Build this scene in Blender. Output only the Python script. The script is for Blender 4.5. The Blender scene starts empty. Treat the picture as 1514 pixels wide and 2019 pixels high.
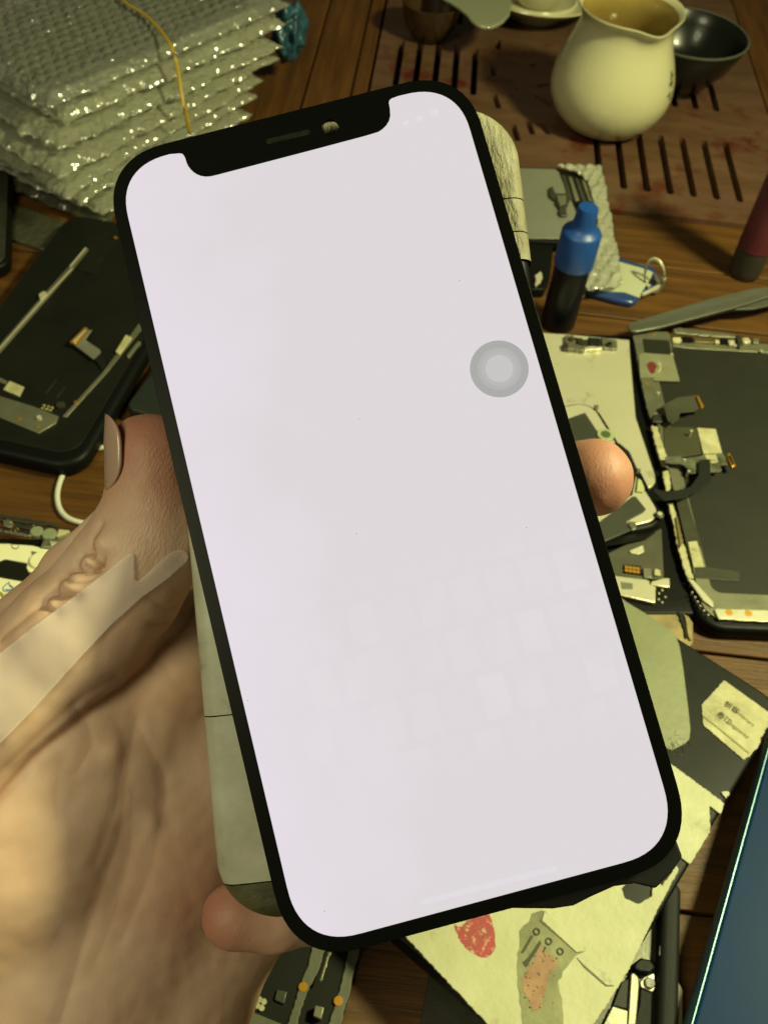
import bpy, bmesh, math, random
import numpy as np
from mathutils import Vector, Matrix, noise
from mathutils.geometry import tessellate_polygon
from mathutils.bvhtree import BVHTree
random.seed(7); np.random.seed(7)
S = bpy.context.scene
COL = S.collection
PI = math.pi

# ------------------------------------------------------------------ camera
FPX, CX, CY, CAMH = 1900.0, 757.0, 1009.5, 0.30     # calibrated from the tea tray's slots and the table joints
RWC = Matrix(((0.99357835, -0.11314618, 0.0),
              (0.08760362, 0.76927968, -0.63287785),
              (0.07160771, 0.62881373, 0.77425165)))   # world from camera
CAM = Vector((0, 0, CAMH))
cd = bpy.data.cameras.new("camera"); cam = bpy.data.objects.new("camera", cd); COL.objects.link(cam)
cam.matrix_world = Matrix.Translation(CAM) @ RWC.to_4x4()
cd.sensor_fit = 'VERTICAL'; cd.sensor_height = 24; cd.lens = 24 * FPX / 2019
cd.clip_start = 0.01; cd.clip_end = 50
cd.dof.use_dof = True; cd.dof.focus_distance = 0.172; cd.dof.aperture_fstop = 30
S.camera = cam

# ------------------------------------------------------------------ light
w = bpy.data.worlds.new("World"); S.world = w; w.use_nodes = True
bg = w.node_tree.nodes["Background"]; bg.inputs[0].default_value = (1.0, .93, .62, 1); bg.inputs[1].default_value = 0.045
def area(name, loc, target, size, power, col):
    l = bpy.data.lights.new(name, 'AREA'); l.shape = 'DISK'; l.size = size; l.energy = power; l.color = col
    o = bpy.data.objects.new(name, l); COL.objects.link(o); o.location = loc
    o.rotation_euler = (Vector(target) - Vector(loc)).to_track_quat('-Z', 'Y').to_euler()
area("desk_lamp_light", (.36, .24, .48), (.02, .22, 0), .09, 5.2, (1.0, .99, .49))
area("fill_light", (-.30, -.17, .66), (-.02, .12, .03), .30, 2.4, (1.0, .96, .58))  # soft fill added at the left front to brighten the hand
S.view_settings.view_transform = 'Standard'; S.view_settings.look = 'None'
S.view_settings.exposure = 0; S.view_settings.gamma = 1
S.render.film_transparent = False
S.cycles.transparent_max_bounces = 32

# ------------------------------------------------------------------ helpers
def ray(u, v):
    return RWC @ (Vector((u - CX, CY - v, -FPX)) / FPX)
def G(u, v, z=0.0):
    d = ray(u, v); t = (z - CAMH) / d.z
    return Vector((d.x * t, d.y * t, z))
def srgb(h):
    c = [int(h[i:i+2], 16) / 255 for i in (0, 2, 4)]
    return tuple(x / 12.92 if x <= .04045 else ((x + .055) / 1.055) ** 2.4 for x in c)
MATS = {}
def mat(name, col, rough=.5, metal=0, col2=None, nscale=40, stretch=(1, 1, 1), namt=.5, bump=0, bscale=200,
        bstretch=(1, 1, 1), emis=0, coat=0, sss=0, alpha=1, detail=6, spec=.5, rough2=None, dirt=None, dscale=15, damt=.5, trans=0):
    if name in MATS: return MATS[name]
    m = bpy.data.materials.new(name); m.use_nodes = True; nt = m.node_tree; N = nt.nodes; L = nt.links
    b = N["Principled BSDF"]; c1 = tuple(col) + (1,)
    b.inputs["Base Color"].default_value = c1; b.inputs["Roughness"].default_value = rough; b.inputs["Metallic"].default_value = metal
    b.inputs["Coat Weight"].default_value = coat; b.inputs["Specular IOR Level"].default_value = spec
    b.inputs["Alpha"].default_value = alpha; b.inputs["Transmission Weight"].default_value = trans
    if sss: b.inputs["Subsurface Weight"].default_value = sss; b.inputs["Subsurface Radius"].default_value = (1, .4, .2); b.inputs["Subsurface Scale"].default_value = .004
    tc = N.new("ShaderNodeTexCoord")
    def noi(scale, st, det=detail, rg=.6):
        mp = N.new("ShaderNodeMapping"); mp.inputs["Scale"].default_value = st; L.new(tc.outputs["Object"], mp.inputs[0])
        n = N.new("ShaderNodeTexNoise"); n.inputs["Scale"].default_value = scale; n.inputs["Detail"].default_value = det; n.inputs["Roughness"].default_value = rg
        L.new(mp.outputs[0], n.inputs["Vector"]); return n
    def mixc(fac, a, bb):
        mx = N.new("ShaderNodeMix"); mx.data_type = 'RGBA'; L.new(fac, mx.inputs[0])
        for i, q in ((6, a), (7, bb)):
            if isinstance(q, tuple): mx.inputs[i].default_value = q
            else: L.new(q, mx.inputs[i])
        return mx.outputs[2]
    def ramp(n, lo, hi):
        r = N.new("ShaderNodeMapRange"); r.inputs[1].default_value = lo; r.inputs[2].default_value = hi; L.new(n, r.inputs[0]); return r.outputs[0]
    out = None
    if col2 is not None:
        out = mixc(ramp(noi(nscale, stretch).outputs[0], .5 - namt / 2, .5 + namt / 2), c1, tuple(col2) + (1,))
        L.new(out, b.inputs["Base Color"])
    if dirt is not None:
        out = mixc(ramp(noi(dscale, (1, 1, 1), 8, .7).outputs[0], damt, damt + .12), out if out is not None else c1, tuple(dirt) + (1,))
        L.new(out, b.inputs["Base Color"])
    if rough2 is not None:
        r = ramp(noi(nscale * 1.3, stretch).outputs[0], .35, .65); q = N.new("ShaderNodeMapRange")
        q.inputs[3].default_value = rough; q.inputs[4].default_value = rough2; L.new(r, q.inputs[0]); L.new(q.outputs[0], b.inputs["Roughness"])
    if bump:
        bn = N.new("ShaderNodeBump"); bn.inputs["Strength"].default_value = 1; bn.inputs["Distance"].default_value = bump
        L.new(noi(bscale, bstretch).outputs[0], bn.inputs["Height"]); L.new(bn.outputs[0], b.inputs["Normal"])
    if emis:
        b.inputs["Emission Strength"].default_value = emis; b.inputs["Emission Color"].default_value = c1
        if out is not None: L.new(out, b.inputs["Emission Color"])
        b.inputs["Base Color"].default_value = (0, 0, 0, 1)
        for l in list(b.inputs["Base Color"].links): nt.links.remove(l)
    MATS[name] = m; return m

def link(name, me, m, parent=None, smooth=False):
    o = bpy.data.objects.new(name, me); COL.objects.link(o)
    if m is not None: me.materials.append(m)
    if parent is not None: o.parent = parent
    if smooth:
        for p in me.polygons: p.use_smooth = True
    return o
def tag(o, label=None, cat=None, group=None, kind=None):
    if label: o['label'] = label
    if cat: o['category'] = cat
    if group: o['group'] = group
    if kind: o['kind'] = kind
    return o
class Frame:
    """An Empty (a thing) with a world matrix; px() turns a photo pixel into local coordinates on its own plane z."""
    def __init__(s, name, M, label, cat, group=None):
        s.M = M; s.I = M.inverted(); s.o = bpy.data.objects.new(name, None); COL.objects.link(s.o)
        s.o.empty_display_size = .01; s.o.matrix_world = M; tag(s.o, label, cat, group)
    def px(s, u, v, z=0.0):
        d = (s.I.to_3x3() @ ray(u, v)); c = s.I @ CAM; t = (z - c.z) / d.z
        return (c.x + d.x * t, c.y + d.y * t)
    def pts(s, L, z=0.0): return [s.px(u, v, z) for u, v in L]
def zf(x0, y0, sc, L):          # zoomed-crop coordinates -> photo pixels
    return [(x0 + a / sc, y0 + b / sc) for a, b in L]
def gframe(name, A, B, label, cat, z=0.0, zt=None, group=None):
    """origin at pixel A on height zt, -y axis towards pixel B"""
    zt = z if zt is None else zt
    a = G(*A, zt); b = G(*B, zt); y = (a - b).normalized(); x = Vector((y.y, -y.x, 0))
    M = Matrix(((x.x, y.x, 0, a.x), (x.y, y.y, 0, a.y), (0, 0, 1, z), (0, 0, 0, 1)))
    f = Frame(name, M, label, cat, group); f.L = (a - b).length; return f
def prism(name, pts, z0, z1, m, parent=None, holes=(), bevel=0, jag=0):
    if jag:
        q = []
        for i, p in enumerate(pts):
            a = Vector(p); b = Vector(pts[(i + 1) % len(pts)]); n = max(1, int((b - a).length / (jag * 4)))
            for k in range(n):
                c = a.lerp(b, k / n); q.append((c.x + random.uniform(-jag, jag), c.y + random.uniform(-jag, jag)))
        pts = q
    area2 = sum(pts[i][0] * pts[(i+1) % len(pts)][1] - pts[(i+1) % len(pts)][0] * pts[i][1] for i in range(len(pts)))
    if area2 < 0: pts = pts[::-1]
    loops = [list(pts)] + [list(h) for h in holes]
    flat = [p for l in loops for p in l]; n = len(flat)
    V = [(x, y, z0) for x, y in flat] + [(x, y, z1) for x, y in flat]; F = []
    if holes:
        for t in tessellate_polygon([[Vector((x, y, 0)) for x, y in l] for l in loops]):
            a, b, c = t
            cr = (flat[b][0]-flat[a][0])*(flat[c][1]-flat[a][1]) - (flat[b][1]-flat[a][1])*(flat[c][0]-flat[a][0])
            if cr < 0: a, c = c, a
            F.append((a + n, b + n, c + n)); F.append((c, b, a))
    else:
        F.append(tuple(range(n, 2 * n))); F.append(tuple(reversed(range(n))))
    k = 0
    for l in loops:
        m_ = len(l)
        for i in range(m_):
            a = k + i; b = k + (i + 1) % m_; F.append((a, b, b + n, a + n))
        k += m_
    me = bpy.data.meshes.new(name); me.from_pydata(V, [], F); me.validate()
    bm = bmesh.new(); bm.from_mesh(me); bmesh.ops.recalc_face_normals(bm, faces=bm.faces); bm.to_mesh(me); bm.free()
    o = link(name, me, m, parent)
    if bevel:
        bv = o.modifiers.new("bevel", 'BEVEL'); bv.width = bevel; bv.segments = 3; bv.limit_method = 'ANGLE'; bv.angle_limit = .7
        for p in me.polygons: p.use_smooth = True
        try: me.set_sharp_from_angle(angle=.6)
        except Exception: pass
    return o
def rrect(x0, y0, x1, y1, r, n=8):
    P = []
    for cx, cy, a0 in ((x1-r, y1-r, 0), (x0+r, y1-r, PI/2), (x0+r, y0+r, PI), (x1-r, y0+r, 1.5*PI)):
        for i in range(n + 1):
            a = a0 + PI/2 * i / n; P.append((cx + r*math.cos(a), cy + r*math.sin(a)))
    return P
def disc(cx, cy, r, n=20): return [(cx + r*math.cos(2*PI*i/n), cy + r*math.sin(2*PI*i/n)) for i in range(n)]
def slab(name, x0, y0, x1, y1, r, z0, z1, e, m, parent=None, n=10, seg=5):
    """rounded-edge slab; e = edge radius"""
    rings = []
    for k in range(seg + 1):
        a = PI/2 * k / seg; rings.append((e * (1 - math.sin(a)), z0 + e * (1 - math.cos(a))))
    for k in range(seg + 1):
        a = PI/2 * k / seg; rings.append((e * (1 - math.cos(a)), z1 - e * (1 - math.sin(a))))
    rings2 = []
    for d, z in rings:
        rings2.append(([(x, y, z) for x, y in rrect(x0+d, y0+d, x1-d, y1-d, max(r-d, .0005), n)]))
    V = [p for q in rings2 for p in q]; c = len(rings2[0]); F = [tuple(reversed(range(c)))]
    for k in range(len(rings2) - 1):
        for i in range(c):
            j = (i + 1) % c; F.append((k*c+i, k*c+j, (k+1)*c+j, (k+1)*c+i))
    F.append(tuple(range((len(rings2)-1)*c, len(rings2)*c)))
    me = bpy.data.meshes.new(name); me.from_pydata(V, [], F)
    o = link(name, me, m, parent, True)
    try: me.set_sharp_from_angle(angle=.9)
    except Exception: pass
    return o
def lathe(name, prof, m, parent=None, n=64, warp=None, smooth=True):
    V = []; F = []
    for r, z in prof:
        for i in range(n):
            a = 2*PI*i/n; x, y, zz = r*math.cos(a), r*math.sin(a), z
            if warp: x, y, zz = warp(x, y, zz, a, r)
            V.append((x, y, zz))
    for k in range(len(prof) - 1):
        for i in range(n):
            j = (i+1) % n; F.append((k*n+i, k*n+j, (k+1)*n+j, (k+1)*n+i))
    if prof[0][0] < .001: F.append(tuple(reversed(range(n))))
    if prof[-1][0] < .001: F.append(tuple(range((len(prof)-1)*n, len(prof)*n)))
    me = bpy.data.meshes.new(name); me.from_pydata(V, [], F); me.validate()
    o = link(name, me, m, parent, smooth)
    try: me.set_sharp_from_angle(angle=.8)
    except Exception: pass
    return o
def tube(name, pts, r, m, parent=None, n=10, closed=False, flat=1.0):
    P = [Vector(p) for p in pts]; V = []; F = []; c = len(P)
    for i, p in enumerate(P):
        a = P[i-1] if (i or closed) else P[i]; b = P[(i+1) % c] if (i < c-1 or closed) else P[i]
        t = (b - a).normalized(); up = Vector((0, 0, 1)) if abs(t.z) < .9 else Vector((0, 1, 0))
        s = t.cross(up).normalized(); q = s.cross(t); rr = r[i] if isinstance(r, (list, tuple)) else r
        for k in range(n):
            an = 2*PI*k/n; V.append(p + s*(rr*math.cos(an)) + q*(rr*flat*math.sin(an)))
    for i in range(c if closed else c-1):
        for k in range(n):
            l = (k+1) % n; j = (i+1) % c; F.append((i*n+k, j*n+k, j*n+l, i*n+l))
    if not closed: F.append(tuple(range(n))); F.append(tuple(reversed(range((c-1)*n, c*n))))
    me = bpy.data.meshes.new(name); me.from_pydata([tuple(v) for v in V], [], F)
    bm = bmesh.new(); bm.from_mesh(me); bmesh.ops.recalc_face_normals(bm, faces=bm.faces); bm.to_mesh(me); bm.free()
    return link(name, me, m, parent, True)
def ribbon(name, pts, wid, th, m, parent=None):
    """flat flexible cable: centre-line points (x,y,z) in local space, width vector per cable, small thickness"""
    P = [Vector(p) for p in pts]; W = Vector(wid) / 2; V = []; F = []
    for i, p in enumerate(P):
        t = (P[min(i+1, len(P)-1)] - P[max(i-1, 0)]).normalized(); nn = t.cross(W.normalized()).normalized() * th / 2
        V += [p-W-nn, p+W-nn, p+W+nn, p-W+nn]
    for i in range(len(P)-1):
        for k in range(4):
            l = (k+1) % 4; F.append((i*4+k, i*4+l, (i+1)*4+l, (i+1)*4+k))
    F.append((0, 3, 2, 1)); e = (len(P)-1)*4; F.append((e, e+1, e+2, e+3))
    me = bpy.data.meshes.new(name); me.from_pydata([tuple(v) for v in V], [], F)
    bm = bmesh.new(); bm.from_mesh(me); bmesh.ops.recalc_face_normals(bm, faces=bm.faces); bm.to_mesh(me); bm.free()
    return link(name, me, m, parent)
def text(name, body, size, loc, rot, m, parent, sx=1):
    c = bpy.data.curves.new(name, 'FONT'); c.body = body; c.size = size; c.extrude = .00003; c.align_x = 'LEFT'
    t = bpy.data.objects.new(name, c); COL.objects.link(t)
    bpy.context.view_layer.update()
    me = bpy.data.meshes.new_from_object(t.evaluated_get(bpy.context.evaluated_depsgraph_get()))
    bpy.data.objects.remove(t)
    o = link(name, me, m, parent); o.location = loc; o.rotation_euler = (0, 0, rot); o.scale = (sx, 1, 1); return o

def catmull(P, n=6):
    out = []
    for i in range(len(P)-1):
        a, b, c, d = P[max(i-1, 0)], P[i], P[i+1], P[min(i+2, len(P)-1)]
        for k in range(n):
            t = k/n; out.append(tuple(.5*((2*b[j]) + (-a[j]+c[j])*t + (2*a[j]-5*b[j]+4*c[j]-d[j])*t*t + (-a[j]+3*b[j]-3*c[j]+d[j])*t**3) for j in range(len(b))))
    out.append(tuple(P[-1])); return out

# ------------------------------------------------------------------ materials
WOOD = mat("table_wood", srgb("664416"), .45, spec=.35, col2=srgb("331f09"), nscale=14, stretch=(1, 14, 4), namt=.5, bump=.0004, bscale=30, bstretch=(1, 30, 1), rough2=.55)
WOODY = mat("side_wood", srgb("65421a"), .45, spec=.35, col2=srgb("3a220a"), nscale=14, stretch=(14, 1, 4), namt=.5, bump=.0004, bscale=30, bstretch=(30, 1, 1), rough2=.55)
TRAYW = mat("tray_wood", srgb("664c38"), .45, spec=.4, col2=srgb("4a3320"), nscale=20, stretch=(1, 4, 1), namt=.5, bump=.0003, bscale=120, dirt=srgb("4a1c0e"), dscale=26, damt=.53)
DARK = mat("void_black", (.004, .004, .003), .8)
BLK = mat("black_plastic", (.004, .0045, .004), .45, spec=.12, bump=.00005, bscale=900)
BLKM = mat("black_rubber", (.008, .009, .007), .6, spec=.2, bump=.0001, bscale=500)
DISP = mat("display_back", srgb("23241b"), .55, spec=.3, col2=srgb("1c1d16"), nscale=60, bump=.00003, bscale=600)
STEEL = mat("dull_steel", srgb("8f8f78"), .38, metal=.6, col2=srgb("6c6c58"), nscale=60, bump=.0001, bscale=200)
STEELD = mat("dark_steel", srgb("55564a"), .4, metal=.6, col2=srgb("34352c"), nscale=80, bump=.0001, bscale=300)
BRIGHT = mat("bright_plate", srgb("d8d4b8"), .34, metal=.45, col2=srgb("c6c2a4"), nscale=25, namt=.7, dirt=srgb("8c8560"), dscale=60, damt=.62, bump=.0001, bscale=300)
GOLD = mat("gold_pad", srgb("d9a23a"), .35, metal=.8)
TAPE = mat("paper_tape", srgb("b2b2a0"), .5, col2=srgb("94947e"), nscale=45, namt=.25, dirt=srgb("77765a"), dscale=90, damt=.6, bump=.00015, bscale=140, bstretch=(1, 1, 1))
TAPEW = mat("wrinkled_tape", srgb("95917a"), .6, col2=srgb("5f5b40"), nscale=90, stretch=(1, .5, 1), namt=.25, spec=.4, bump=.0013, bscale=160, bstretch=(2.2, .8, 1), dirt=srgb("5d5a38"), dscale=60, damt=.6)
TAPED = mat("dirty_tape", srgb("5c5a3a"), .45, col2=srgb("2c2914"), nscale=90, namt=.4, bump=.0004, bscale=220, dirt=srgb("4a3018"), dscale=120, damt=.6)
PAPER = mat("sticker_paper", srgb("b4b08a"), .6, col2=srgb("98946c"), nscale=160, namt=.3, dirt=srgb("7a7550"), dscale=90, damt=.58, bump=.0001, bscale=400)
WHITE = mat("white_tape", srgb("b2b38f"), .5, col2=srgb("9c9d76"), nscale=22, namt=.3, dirt=srgb("6c6c44"), dscale=60, damt=.60, bump=.00025, bscale=160)
INK = mat("ink", srgb("3c3c26"), .7)
RED = mat("red_ink", srgb("a83228"), .5, col2=srgb("8e221c"), nscale=200)
GLASSB = mat("black_glass", (.008, .009, .0075), .38, spec=.12, col2=(.018, .019, .015), nscale=60)

# ------------------------------------------------------------------ table
table = tag(bpy.data.objects.new("table_top", None), kind='structure'); COL.objects.link(table)
table['label'] = "dark brown wooden tea table made of long joined planks"
def plank(x0, y0, x1, y1, m, zt=0.0):
    g = .0006
    o = prism("plank", [(x0+g, y0+g), (x1-g, y0+g), (x1-g, y1-g), (x0+g, y1-g)], -.022, zt - random.uniform(0, .0003), m, table, bevel=.0006)
    return o
ys = [-.9, -.3, -.19, -.09, .006, .101, .196, .29, .385, .431, .476]
for a, b in zip(ys[:-1], ys[1:]):
    plank(-1.2, a, 1.2, b, WOOD)
for a, b in ((-1.2, -.42), (-.42, -.26), (-.26, -.115), (-.115, -.0775), (-.0775, -.0495), (-.0495, -.0395)):
    plank(a, .477, b, 1.3, WOODY)
plank(.2155, .477, .262, 1.3, WOODY); plank(.262, .477, 1.2, 1.3, WOODY)
plank(-.0395, .815, .2155, 1.3, WOODY)
tb = prism("substrate", [(-1.2, -.9), (1.2, -.9), (1.2, 1.3), (-1.2, 1.3)], -.03, -.0225, DARK, table)

# tea tray with real slots
TR = Frame("tea_tray", Matrix.Translation((0, 0, 0)), "reddish brown slatted wooden tea tray let into the table under the cream pitcher", "tea tray")
def slot(p, q, wd):
    a = Vector(p); b = Vector(q); t = (b-a).normalized(); s = Vector((-t.y, t.x)); r = wd/2; P = []
    for c, a0 in ((b, 0), (a, PI)):
        for i in range(7):
            an = a0 - PI/2 + PI*i/6 ; P.append(tuple(c + (t*math.cos(an)*r + s*math.sin(an)*r)))
    return P
holes = []
SW = .0041
def wslots(xs, y0, y1):
    for x in xs: holes.append(slot((x, y0 + SW/2), (x, y1 - SW/2), SW))
sA0, sA1 = G(937.5, 98), G(930.6, 191)
sB0, sB1 = G(1456, 397), G(1429, 277.6)
xb = [G(u, v).x for u, v in ((1229, 379), (1273.5, 383), (1319, 387), (1365, 391), (1410, 394), (1456, 397))]
dxb = (xb[-1] - xb[0]) / 5
yB0, yB1 = G(1320, 387).y, G(1343, 274).y
wslots([xb[0] + dxb*i for i in range(-1, 6)], yB0, yB1)
xa = [G(u, v).x for u, v in ((792, 90), (937.5, 98))]; dxa = (xa[1] - xa[0]) / 4
yA0, yA1 = sA1.y, sA0.y
wslots([xa[0] + dxa*i for i in range(5)], yA0, yA1)
wslots([xa[0] + dxa*i for i in range(5)], G(905, 52).y, G(905, 52).y + .06)
wslots([xb[0] + dxb*i for i in range(1, 6)], G(1372, 219).y, G(1372, 219).y + .05)
wslots([xb[0] + dxb*i for i in range(1, 6)], G(1372, 219).y + .062, G(1372, 219).y + .11)
wslots([xa[0] + dxa*i for i in range(0, 5)], yB0, yB1)
for a in (((765, 480), (767, 545)), ((772, 690), (800, 775)), ((930, 648), (1025, 672)), ((1090, 626), (1155, 612)),
          ((1075, 700), (1170, 765)), ((1040, 478), (1075, 470)), ((1172, 462), (1210, 465)), ((1160, 398), (1225, 400)),
          ((985, 380), (1015, 382)), ((905, 905), (935, 1005)), ((797, 300), (797, 355)), ((1010, 880), (1040, 960)),
          ((1100, 900), (1150, 960))):
    (a0, a1) = zf(760, 0, 3.605, a); p, q = G(*a0), G(*a1)
    if (p - q).length < .004: q = p + Vector((.004, 0, 0))
    holes.append(slot((p.x, p.y), (q.x, q.y), .0036))
prism("slotted_board", [(-.038, .478), (.214, .478), (.214, .813), (-.038, .813)], -.007, .0012, TRAYW, TR.o, holes=holes)
prism("drain_pan", [(-.038, .478), (.214, .478), (.214, .813), (-.038, .813)], -.0222, -.018, DARK, TR.o)

# ------------------------------------------------------------------ generic phone-part pieces
def P(fr, name, L, z0, z1, m, parent=None, bevel=0, jag=0, holes=()):
    return prism(name, fr.pts(L, z1), z0, z1, m, parent or fr.o, holes=[fr.pts(h, z1) for h in holes], bevel=bevel, jag=jag)
def dots(fr, L, r, z0, z1, m, name="contact"):
    for u, v in L:
        x, y = fr.px(u, v, z1); prism(name, disc(x, y, r, 12), z0, z1, m, fr.o)

# ---- right display assembly
F1 = gframe("phone_display", (1240, 652), (1378, 1236), "upturned black phone display with ribbon cables and metal rim, below the tweezers", "phone display", z=.0, zt=.008, group="phone screens lying on the table")
L1 = F1.L; W1 = .077
slab("frame", 0, -L1, W1, 0, .011, .0, .0068, .002, BLK, F1.o)
Z = zf
s6 = lambda L: zf(1050, 620, 3.155, L)
s2 = lambda L: zf(1220, 630, 5.15, L)
s3 = lambda L: zf(1270, 840, 6.205, L)
prism("metal_rim", rrect(.003, -L1+.0035, W1-.0025, -.003, .009), .0066, .0076, STEEL, F1.o, bevel=.0002, holes=[rrect(.0085, -L1+.016, W1-.004, -.0095, .004)[::-1]])
prism("display_sheet", rrect(.0075, -L1+.010, W1-.0035, -.0085, .006), .0066, .0072, DISP, F1.o)
P(F1, "metal_rim", s2([(150, 130), (200, 118), (500, 125), (525, 190), (540, 330), (560, 370), (350, 590), (415, 945), (345, 965), (330, 1010), (300, 960), (255, 790), (195, 470), (160, 250), (135, 170)]), .0076, .0080, STEEL, bevel=.0002, jag=.00025)
P(F1, "rubber_pad", s2([(245, 195), (505, 212), (530, 345), (268, 335)]), .0081, .0085, DISP)
P(F1, "label_tape", s2([(200, 350), (260, 338), (545, 365), (615, 620), (605, 628), (350, 620), (350, 590), (215, 590)]), .0081, .0084, mat("grey_tape", srgb("7a7a60"), .5, col2=srgb("686850"), nscale=150))
P(F1, "ink_blot", s2([(275, 470), (300, 430), (340, 420), (365, 450), (380, 470), (360, 510), (370, 540), (320, 550), (290, 510)]), .00841, .0085, mat("dark_red", srgb("5e1f18"), .6), jag=.0004)
P(F1, "ink_blot", s2([(385, 430), (425, 445), (430, 520), (385, 540), (405, 500), (405, 465)]), .00841, .0085, PAPER, jag=.0003)
dots(F1, s2([(355, 143), (285, 648)]), .0009, .0080, .00812, GOLD, "adhesive_dot")
# top edge components
P(F1, "flex_strip", s2([(550, 90), (620, 82), (1100, 140), (1210, 160), (1200, 185), (780, 155), (560, 130)]), .0076, .0088, STEEL, bevel=.0003, jag=.0003)
P(F1, "component", s2([(540, 180), (620, 175), (640, 215), (600, 235), (545, 225)]), .0076, .009, PAPER, bevel=.0004)
P(F1, "component", s2([(640, 170), (735, 180), (740, 225), (640, 222)]), .0076, .0086, BLK)
P(F1, "component", s2([(750, 165), (960, 190), (965, 235), (760, 225)]), .0076, .0088, mat("bronze", srgb("7a6a48"), .35, metal=.7, bump=.0003, bscale=300), bevel=.0003)
P(F1, "component", s2([(970, 200), (1020, 210), (1020, 240), (975, 238)]), .0076, .0090, PAPER, bevel=.0004)
P(F1, "component", s2([(1030, 190), (1100, 200), (1100, 245), (1025, 240)]), .0076, .0086, BLK)
P(F1, "component", s2([(1105, 205), (1170, 205), (1180, 250), (1120, 255)]), .0076, .0092, PAPER, bevel=.0005)
P(F1, "component", s2([(1190, 160), (1225, 150), (1240, 260), (1220, 275)]), .0076, .0098, STEELD, bevel=.0003)
P(F1, "component", s2([(1245, 185), (1310, 180), (1345, 230), (1310, 235), (1255, 230)]), .0076, .0094, BRIGHT, bevel=.0005, jag=.0003)
P(F1, "component", s2([(1350, 190), (1420, 185), (1420, 240), (1360, 235)]), .0076, .0088, STEEL, bevel=.0003)
P(F1, "component", s2([(620, 235), (680, 235), (675, 275), (545, 275), (545, 240)]), .0076, .0082, STEEL, bevel=.0002)
dots(F1, s2([(535, 350), (397, 743), (1180, 262), (1445, 318)]), .0007, .0078, .0086, BRIGHT, "screw")
# ribbon cable one (curled over)
a = F1.pts(s2([(395, 1000), (460, 1010), (520, 1010), (570, 980), (600, 900), (680, 850), (760, 845), (835, 830)]), .012)
hh = [.0085, .010, .013, .014, .0135, .0125, .012, .0105]
P(F1, "ribbon_cable", s2([(440, 870), (520, 830), (590, 790), (790, 765), (830, 895), (750, 935), (620, 945), (600, 1020), (540, 1055), (490, 1020), (470, 930)]), .0115, .0117, mat("flex_grey", srgb("47473a"), .35, col2=srgb("33342a"), nscale=90), bevel=.0001)
P(F1, "cable_connector", s2([(785, 775), (805, 770), (860, 880), (835, 900)]), .0114, .0128, GOLD, bevel=.0002)
P(F1, "ribbon_cable", s2([(345, 965), (410, 955), (480, 980), (490, 1030), (440, 1040), (340, 1040)]), .0078, .0090, STEELD, bevel=.0002)
P(F1, "driver_plate", s3([(235, 10), (560, 15), (640, 30), (700, 340), (480, 370), (240, 380)]), .0073, .0080, mat("flex_dark", srgb("3f3f2c"), .45, col2=srgb("34341f"), nscale=60), bevel=.0001)
P(F1, "white_label", s3([(642, 20), (870, 35), (950, 330), (720, 338)]), .0080, .0084, PAPER, bevel=.0001)
P(F1, "cable_assembly", s3([(250, 375), (440, 370), (470, 400), (690, 370), (720, 345), (960, 335), (1000, 400), (1060, 500), (1000, 470), (925, 480), (945, 535), (930, 555), (830, 560), (660, 575), (560, 580), (520, 520), (470, 470), (260, 450)]), .0105, .0108, mat("flex_trans", srgb("6c6e5c"), .3, col2=srgb("3c3d30"), nscale=150, namt=.3, bump=.0002, bscale=300), bevel=.0001)
P(F1, "connector_label", s3([(740, 350), (870, 345), (900, 440), (820, 455), (750, 390)]), .0109, .0111, PAPER)
text("connector_print", "571", .0022, (*F1.px(*s3([(805, 440)])[0], .0111), .0112), .1, INK, F1.o)
P(F1, "cable_connector", s3([(1010, 340), (1040, 320), (1120, 485), (1065, 500)]), .0108, .0122, GOLD, bevel=.0003)
P(F1, "connector_socket", s3([(1030, 365), (1045, 355), (1100, 470), (1080, 478)]), .0121, .0124, BLK)
dots(F1, s3([(575, 57), (490, 410), (545, 550)]), .0006, .0079, .0112, BRIGHT, "solder_point")
P(F1, "black_cable", s3([(670, 415), (800, 400), (815, 700), (800, 690), (640, 800), (480, 880), (240, 915), (110, 800), (115, 760), (230, 790), (400, 785), (560, 740), (660, 600)]), .0122, .0126, BLKM, bevel=.0002)
P(F1, "flex_tail", s3([(390, 925), (520, 880), (600, 1160), (670, 1365), (700, 1480), (520, 1480), (430, 1100)]), .0073, .0077, mat("flex_dark2", srgb("3e3f31"), .35, col2=srgb("2e2f24"), nscale=120), bevel=.0001)
P(F1, "white_label", s6([(965, 1415), (1020, 1410), (1065, 1570), (1000, 1572)]), .0077, .0081, PAPER)
text("label_print", "SC", .0022, (*F1.px(*s6([(985, 1470)])[0], .0081), .0082), 0, mat("faint", srgb("8a8a6c"), .6), F1.o)
P(F1, "flex_tab", s6([(1000, 1560), (1285, 1600), (1285, 1660), (1010, 1640)]), .0073, .0077, mat("flex_dark2", (0, 0, 0)), bevel=.0001)
P(F1, "corner_rail", s6([(960, 1640), (1000, 1650), (1125, 1790), (1120, 1820), (1060, 1780)]), .0077, .0086, BRIGHT, bevel=.0003)
P(F1, "bottom_rail", s6([(1130, 1830), (1470, 1840), (1475, 1900), (1470, 1912), (1160, 1893), (1145, 1880)]), .0077, .0086, BRIGHT, bevel=.0002, jag=.0002)
dots(F1, s6([(1220, 1853), (1340, 1858)]), .0014, .0086, .00868, GOLD, "adhesive_dot")
dots(F1, s6([(992, 1728), (1010, 1757), (1025, 1785), (1042, 1812), (1065, 1840), (1092, 1868), (985, 1675)]), .00035, .0066, .0082, BRIGHT, "screw")
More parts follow.
